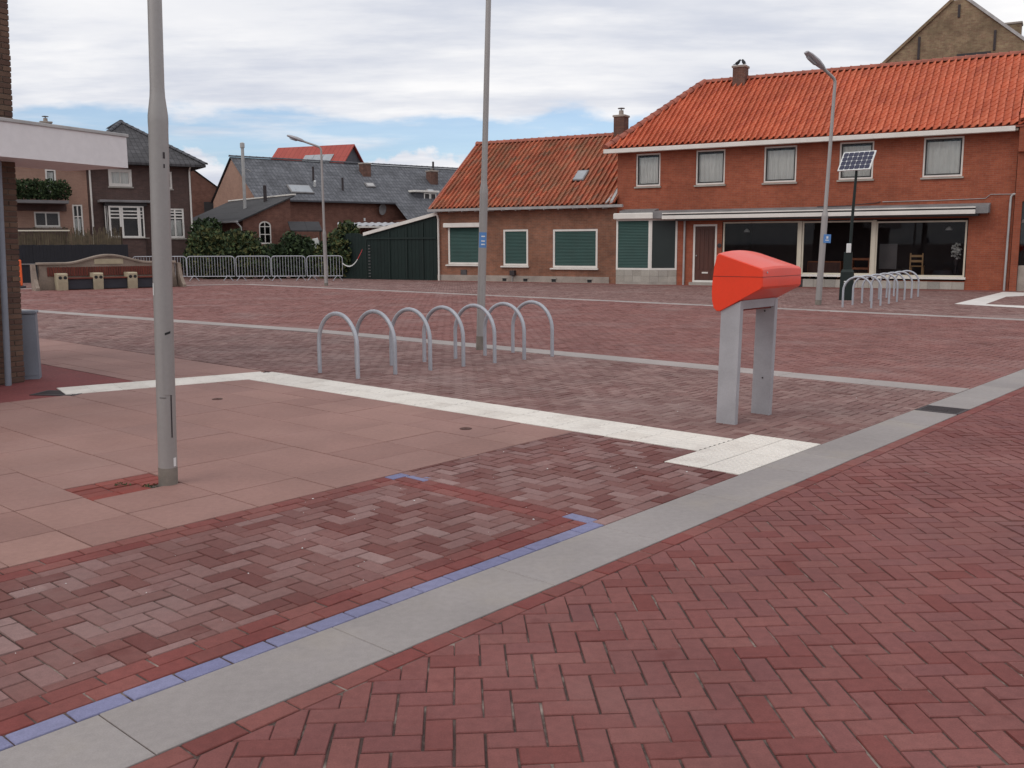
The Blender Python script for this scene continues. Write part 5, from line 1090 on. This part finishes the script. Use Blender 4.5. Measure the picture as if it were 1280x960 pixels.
# end wall in local xz with an arched opening
AW0, AW1, AZ0, AZ1 = 0.92, 1.62, 1.70, 2.70
arc = [(AW1 - (AW1 - AW0) / 2 + (AW1 - AW0) / 2 * math.cos(math.pi * k / 8), AZ1 + 0.24 * math.sin(math.pi * k / 8)) for k in range(9)]
ow = MB(); ring = [(AW0, AZ0), (AW1, AZ0)] + arc
outer = [(0, -0.2), (2.8, -0.2), (2.8, 4.2), (0, 3.0)]
ow.add([(x, 0, z) for x, z in outer + ring], [(0, 1, 5, 4), (1, 2, 6, 5), (2, 10, 9, 8, 7, 6), (2, 3, 11, 10), (3, 0, 4, 14), (3, 14, 13, 12, 11)])
n_ = len(outer); ow.add([(x, 0, z) for x, z in ring] + [(x, 0.12, z) for x, z in ring], [(k, (k + 1) % len(ring), len(ring) + (k + 1) % len(ring), len(ring) + k) for k in range(len(ring))])
ow.add([(0, 0, -0.2), (0, 9, -0.2), (0, 9, 3.0), (0, 0, 3.0), (2.8, 0, -0.2), (2.8, 9, -0.2), (2.8, 9, 4.2), (2.8, 0, 4.2)], [(0, 3, 2, 1), (4, 5, 6, 7), (1, 2, 6, 5)])
ow.build('wall', 'brick_mid', OB)
af = MB(); ring2 = [(1.27 + (x - 1.27) * 0.80, 2.3 + (z - 2.3) * 0.88) for x, z in ring]
nn_ = len(ring); af.add([(x, 0.02, z) for x, z in ring] + [(x, 0.02, z) for x, z in ring2], [(k, (k + 1) % nn_, nn_ + (k + 1) % nn_, nn_ + k) for k in range(nn_)])
aw = af.build('arched_window', 'white_trim', OB)
box('glazing_bar', 'white_trim', aw, 1.25, 1.29, 0.022, 0.05, 1.75, 2.88); box('glazing_bar', 'white_trim', aw, 0.98, 1.56, 0.024, 0.045, 2.2, 2.24); box('glazing_bar', 'white_trim', aw, 0.98, 1.56, 0.024, 0.045, 2.62, 2.66)
MB().add([(x, 0.06, z) for x, z in ring], [tuple(range(nn_))]).build('pane', 'glass_dark', aw); box('dark_room', 'room', aw, 0.6, 2.0, 0.122, 0.6, 1.5, 3.02)
MB().add([(-0.35, -0.25, 2.93), (2.95, -0.25, 4.36), (2.95, 9.2, 4.36), (-0.35, 9.2, 2.93), (-0.35, -0.25, 2.85), (2.95, -0.25, 4.28), (2.95, 9.2, 4.28), (-0.35, 9.2, 2.85)], [(0, 1, 2, 3), (7, 6, 5, 4), (0, 4, 5, 1), (1, 5, 6, 2), (2, 6, 7, 3), (3, 7, 4, 0)]).build('roof', 'felt', OB)
MB().bevbox(2.9, 3.05, -0.25, 9.2, 4.37, 4.45, 0.01).build('roof_edge', 'white_trim', OB); MB().bevbox(-0.45, -0.355, -0.25, 9.2, 2.84, 2.93, 0.01).build('gutter', 'zinc', OB)
MB().tube([(-0.40, -0.12, 2.86), (-0.15, -0.10, 2.6), (-0.05, -0.08, 0)], 0.05, 8).build('downpipe', 'zinc', OB)
fz = MB().lathe([(0.09, 3.6), (0.09, 7.1), (0.13, 7.12), (0.13, 7.38), (0.05, 7.42)], 12, (1.5, 3.2)).build('flue_pipe', 'zinc', OB, True)
MB().tube([(1.5, 3.2, 6.0), (2.3, 4.0, 5.9)], 0.02, 6).build('flue_stay', 'zinc', fz)
MB().lathe([(0.10, 3.7), (0.10, 5.0), (0.03, 5.05)], 10, (2.4, 2.4)).build('vent_pipe', 'dark_iron', OB, True)
# gabled house far left behind
BGH = thing('far_gable_house', 'plain brown gable of a far house between the dark house and the flue', 'house', (-22.0, 66.0, 0), rad(20))
MB().prism([(-4.5, -0.3), (4.5, -0.3), (4.5, 3.6), (0, 7.0), (-4.5, 3.6)], 'y', 0, 8).build('wall', 'brick_mid', BGH)
for s in (-1, 1): MB().add([(s * 4.8, -0.2, 3.45), (0, -0.2, 7.1), (0, 8.2, 7.1), (s * 4.8, 8.2, 3.45)], [(0, 1, 2, 3)]).build('roof_slope', 'dark_tile', BGH)
box('window', 'dark_frame', BGH, 1.0, 1.7, -0.02, -0.002, 3.6, 4.6)
# red-roofed barn behind
RB_ = thing('red_roofed_house', 'far house with a plain red roof, dark gable and solar panels', 'house', (-14.0, 86.0, 0), rad(-22))
MB().prism([(-4.2, -0.3), (4.2, -0.3), (4.2, 6.3), (0, 10.25), (-4.2, 6.3)], 'x', -7.6, 0.0).build('wall', 'slate', RB_)
for s in (-1, 1):
    q = MB().add([(-7.8, s * 4.5, 6.15), (0.25, s * 4.5, 6.15), (0.25, 0, 10.42), (-7.8, 0, 10.42), (-7.8, s * 4.5, 6.03), (0.25, s * 4.5, 6.03), (0.25, 0, 10.30), (-7.8, 0, 10.30)], [(0, 1, 2, 3), (7, 6, 5, 4), (0, 4, 5, 1), (1, 5, 6, 2), (3, 7, 4, 0)]).build('roof_slope', 'red_metal', RB_)
    if s < 0:
        kq = 1 / math.hypot(4.5, 4.27); Mq = Matrix((Vector((1, 0, 0)), Vector((0, 4.5 * kq, 4.27 * kq)), Vector((0, -4.27 * kq, 4.5 * kq)))).transposed().to_4x4()
        for i in range(3):
            for j in range(2): MB().bevbox(0, 0.97, 0, 1.3, 0.03, 0.08, 0.01).build('solar_panel', 'roof_light', q).matrix_basis = Matrix.Translation(Vector((-4.2 + i * 1.0, -4.5, 6.15)) + Vector((0, 4.5 * kq, 4.27 * kq)) * (2.2 + j * 1.35)) @ Mq
# lean-to and yard clutter behind the shed
LT = thing('lean_to', 'open lean-to with pale corrugated roof behind the green shed', 'lean-to', (-9.1, 50.5, 0), rad(10))
MB().sheet(lambda u, v: (u * 3.4, v * 2.2, 2.62 + 0.22 * v + 0.025 * math.sin(u * 60)), 80, 2).build('roof', 'corrugated', LT)
for x in (0.1, 3.3): box('post', 'stem', LT, x - 0.05, x + 0.05, 0.05, 0.15, -0.05, 2.66)
box('back_wall', 'brick_mid', LT, 0, 3.4, 2.25, 2.4, -0.1, 2.8); box('beam', 'white_trim', LT, 0.0, 3.4, -0.02, 0.04, 2.52, 2.60)
AWN = thing('dark_porch', 'small dark sloping porch roof on the brick wall behind the shrubs', 'porch', (-11.9, 52.0, 0), rad(20))
MB().prism([(0.0, 2.35), (1.2, 2.85), (1.2, 2.92), (0.0, 2.42)], 'x', 0, 1.7).build('roof', 'felt', AWN); box('post', 'stem', AWN, 1.55, 1.63, 0.05, 0.13, -0.05, 2.38); box('post', 'stem', AWN, 0.06, 0.14, 0.05, 0.13, -0.05, 2.38); box('panel', 'grey_board', AWN, 0.145, 1.545, 0.07, 0.10, 0.0, 1.9)
LP_ = MB().bevbox(-0.16, 0.16, -0.02, 0.02, 0, 2.0, 0.01).build('leaning_panel', 'white_label'); tag(LP_, 'narrow pale panel leaning among the shrubs behind the barriers', 'panel'); LP_.matrix_basis = Matrix.Translation((-9.45, 48.3, 0.0)) @ Matrix.Rotation(rad(-12), 4, 'Y')
# dark fence and reed screen by the beige house
NF = thing('dark_fence', 'low dark boarded fence behind the long concrete bench', 'fence', (-23.6, 42.6, 0), rad(6))
pk = MB().bevbox(0, 0.148, 0, 0.025, -0.05, 1.68, 0.006).mesh('board', 'navy_fence')
for k in range(42): inst(pk, 'board', NF, Matrix.Translation((k * 0.152, random.uniform(0, 0.006), random.uniform(-0.01, 0.01))))
box('rail', 'grey_board', NF, 0.0, 6.38, -0.045, -0.002, 0.80, 0.86)
RS = thing('reed_screen', 'brown reed garden screen standing behind the dark fence', 'fence', (-23.2, 44.0, 0), rad(8))
rsm = MB()
for k in range(190):
    x = k * 0.027 + random.gauss(0, 0.006); rsm.box(x, x + 0.02, 0, 0.02 + random.random() * 0.02, 0.0, random.uniform(2.05, 2.5))
q = rsm.build('reeds', 'reed', RS); q['kind'] = 'stuff'
for x in (0.0, 1.3, 2.6, 3.9, 5.1): box('post', 'stem', RS, x, x + 0.07, 0.05, 0.12, -0.05, 2.5)
box('rail', 'cream_trim', RS, 0.0, 2.9, -0.05, -0.01, 2.30, 2.36)

# ================================================================== BENCH, BARRIERS, CORNER BUILDING
BN = thing('long_bench', 'long curved-top concrete bench with reddish wooden slats and cream supports', 'bench', (-17.55, 35.35, 0), rad(36))
def btop(x):
    c = 2.58; d = abs(x - c); return 1.00 + 0.29 * (0.5 + 0.5 * math.cos(min(1, d / 1.55) * math.pi)) + 0.012 * (x / 5)
xs = [0.12 + 4.92 * k / 40 for k in range(41)]
MB().prism([(0.0, -0.05), (5.16, -0.05), (5.10, 0.3), (5.04, 0.6)] + [(x, btop(x) - 0.07) for x in reversed(xs)] + [(0.12, 0.6), (0.05, 0.3)], 'y', 0.0, 0.28).build('back_wall', 'concrete_bench', BN)
cm_ = MB(); V = []
for x in [0.06] + xs[1:-1] + [5.10]:
    z = btop(x) - 0.068; V += [(x, -0.06, z), (x, 0.34, z), (x, 0.34, z + 0.06), (x, 0.28, z + 0.085), (x, 0.0, z + 0.085), (x, -0.06, z + 0.06)]
F = [tuple(range(5, -1, -1)), tuple(40 * 6 + k for k in range(6))] + [(i * 6 + k, i * 6 + (k + 1) % 6, (i + 1) * 6 + (k + 1) % 6, (i + 1) * 6 + k) for i in range(40) for k in range(6)]
cm_.add(V, F).build('coping', 'concrete_bench', BN)
for x0, sg_ in ((0.0, 1), (5.16, -1)):
    P = [(-0.62, -0.05), (0.30, -0.05), (0.30, 0.95), (-0.06, 0.95), (-0.10, 0.72), (-0.24, 0.42), (-0.48, 0.18), (-0.62, 0.10)]
    MB().prism(P, 'x', x0 - 0.13 if sg_ > 0 else x0 + 0.005, x0 - 0.005 if sg_ > 0 else x0 + 0.13).build('end_wing', 'concrete_bench', BN)
MB().bevbox(2.05, 3.10, -0.022, -0.002, 0.93, 1.13, 0.006).build('plaque', 'bench_cream', BN)
for k, x in enumerate((0.78, 2.02, 3.26, 4.50)):
    s = MB().prism([(-0.62, -0.02), (-0.12, -0.02), (-0.003, 0.30), (-0.003, 0.62), (-0.62, 0.62), (-0.66, 0.58), (-0.66, 0.30)], 'x', x - 0.17, x + 0.17).build('support', 'bench_cream', BN)
    for dx in (-0.085, 0.085): MB().lathe([(0.062, 0), (0.062, 0.004)], 14).build('hole', 'black', s).matrix_basis = Matrix.Translation((x + dx, -0.6605, 0.46)) @ Matrix.Rotation(rad(90), 4, 'X')
sb = MB().bevbox(-0.036, 0.036, -0.035, -0.002, 0.50, 0.84, 0.006).mesh('back_slat', 'bench_slat')
for k in range(48):
    x = 0.42 + k * 0.09
    inst(sb, 'back_slat', BN, Matrix.Translation((x, 0, 0)))
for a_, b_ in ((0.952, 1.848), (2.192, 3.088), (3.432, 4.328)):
    MB().bevbox(a_, b_, -0.50, -0.46, 0.03, 0.395, 0.008).build('under_seat_shade', 'dark_cloth', BN)  # near-black board standing in for the shade beneath the bench seat
    for j in range(4): MB().bevbox(a_, b_, -0.56 + j * 0.13, -0.45 + j * 0.13, 0.40, 0.45, 0.008).build('seat_slat', 'bench_slat', BN)

def barrier(label, x0, x1, y, rz=0.0):
    L = x1 - x0; o = thing('crowd_barrier', label, 'barrier', (x0, y, 0), rz, 'crowd barriers before the gardens'); h, r = 1.13, 0.021
    rr = 0.14; pts = [(0, 0, 0.22)] + [(0, 0, h - rr)] + [(rr - rr * math.cos(a), 0, h - rr + rr * math.sin(a)) for a in (0.4, 0.8, 1.2, 1.57)] + [(L - rr + rr * math.sin(a), 0, h - rr + rr * math.cos(a)) for a in (0.0, 0.4, 0.8, 1.2, 1.57)] + [(L, 0, 0.22), (0, 0, 0.22)]
    MB().tube(pts, r, 8).build('frame', 'galv', o, True)
    nb = int(L / 0.125); bm_ = MB().tube([(0, 0, 0.22), (0, 0, h)], 0.011, 6, False).mesh('bar', 'galv', True)
    for k in range(1, nb): inst(bm_, 'bar', o, Matrix.Translation((L * k / nb, 0, 0)))
    for x in (L * 0.14, L * 0.86): MB().tube([(x - 0.2, -0.06, 0.018), (x - 0.03, -0.01, 0.25), (x + 0.03, 0.01, 0.25), (x + 0.2, 0.06, 0.018)], 0.018, 6).build('foot', 'galv', o, True)
    return o
barrier('crowd barrier at the left end of the row, half behind the foreground lamp post', -17.4, -14.95, 44.1)
barrier('wide crowd barrier in front of the yellow-green shrub', -14.85, -12.68, 43.9)
barrier('narrow crowd barrier right of the wide one', -12.60, -11.03, 43.9)
barrier('crowd barrier just left of the far lamp post', -10.95, -9.42, 43.8)
barrier('crowd barrier at the right end of the row, by the green shed', -9.34, -7.72, 43.8)
tp = MB().sheet(lambda u, v: (-7.70 + 0.95 * u, 43.7 - 0.2 * u, 0.80 + 0.62 * u * u - 0.24 * math.sin(u * math.pi) + 0.05 * (v - 0.5)), 14, 1).build('barrier_tape', 'white_label')
tag(tp, 'white and red barrier tape sagging between the last barrier and the shed', 'tape')
MB().sheet(lambda u, v: (-7.70 + 0.95 * (0.75 + 0.25 * u), 43.698 - 0.2 * (0.75 + 0.25 * u) - 0.003, 0.80 + 0.62 * (0.75 + 0.25 * u) ** 2 - 0.24 * math.sin((0.75 + 0.25 * u) * math.pi) + 0.05 * (v - 0.5)), 5, 1).build('red_stripe', 'tape_red', tp)
for xx, yy in ((-14.6, 44.6), (-17.3, 44.8)):
    pass
OBR = thing('orange_barrier', 'upright orange plastic barrier just behind the brick pillar', 'barrier', (-19.35, 37.4, 0), rad(10))
MB().bevbox(-0.55, 0.22, -0.04, 0.04, 0.08, 1.10, 0.03).build('panel', 'orange', OBR); MB().bevbox(-0.60, -0.35, -0.3, 0.3, -0.02, 0.078, 0.02).build('foot', 'dark_cloth', OBR); MB().bevbox(0.0, 0.25, -0.3, 0.3, -0.02, 0.078, 0.02).build('foot', 'dark_cloth', OBR)

CBM = Matrix.Translation((-5.84, 11.30, 0)) @ Matrix.Rotation(0.034, 4, 'Y') @ Matrix.Rotation(rad(60), 4, 'Z')
CB = thing('corner_building', 'brick building corner with a deep white canopy at the left edge', 'building'); CB.matrix_basis = CBM
core = box('wall', 'mortar', CB, -5.0, -0.006, 0.008, 4.0, -0.1, 7.0)
full = MB().bevbox(0, 0.206, 0, 0.10, 0, 0.0525, 0.003).mesh('brick', 'pillar_brick'); half = MB().bevbox(0, 0.099, 0, 0.10, 0, 0.0525, 0.003).mesh('brick', 'pillar_brick')
for r in range(84):
    z = 0.004 + r * 0.0628; x = 0.0
    for k, (me, w) in enumerate(([(half, 0.099), (full, 0.206), (full, 0.206)] if r % 2 else [(full, 0.206), (half, 0.099), (full, 0.206)])):
        x -= w; inst(me, 'brick', core, Matrix.Translation((x + random.gauss(0, 0.002), random.gauss(0, 0.002), z))); x -= 0.009
MB().tube([(-0.27, -0.10, -0.05), (-0.27, -0.10, 2.56)], 0.035, 12).build('downpipe', 'cab_grey', CB, True)
CM = Matrix.Translation((-4.80, 12.2, 0)) @ Matrix.Rotation(rad(66), 4, 'Z')
cn = MB().box(-5.0, 0.0, 0.0, 1.05, 2.57, 2.945).build('canopy', 'fascia_pale', CB); cn.matrix_basis = CBM.inverted() @ CM
MB().bevbox(-5.0, 0.02, -0.02, 1.07, 2.9455, 2.985, 0.006).build('canopy_trim', 'zinc', cn)

UC = thing('utility_cabinet', 'narrow blue-grey utility cabinet standing against the brick pillar', 'cabinet', (-5.90, 11.62, 0), rad(20))
MB().bevbox(-0.13, 0.085, -0.10, 0.12, -0.04, 0.79, 0.008).build('body', 'cab_grey', UC); MB().bevbox(-0.145, 0.10, -0.115, 0.135, 0.791, 0.83, 0.01).build('lid', 'cab_grey', UC)
MB().bevbox(-0.11, 0.065, -0.106, -0.101, 0.04, 0.74, 0.003).build('door', 'cab_grey', UC)
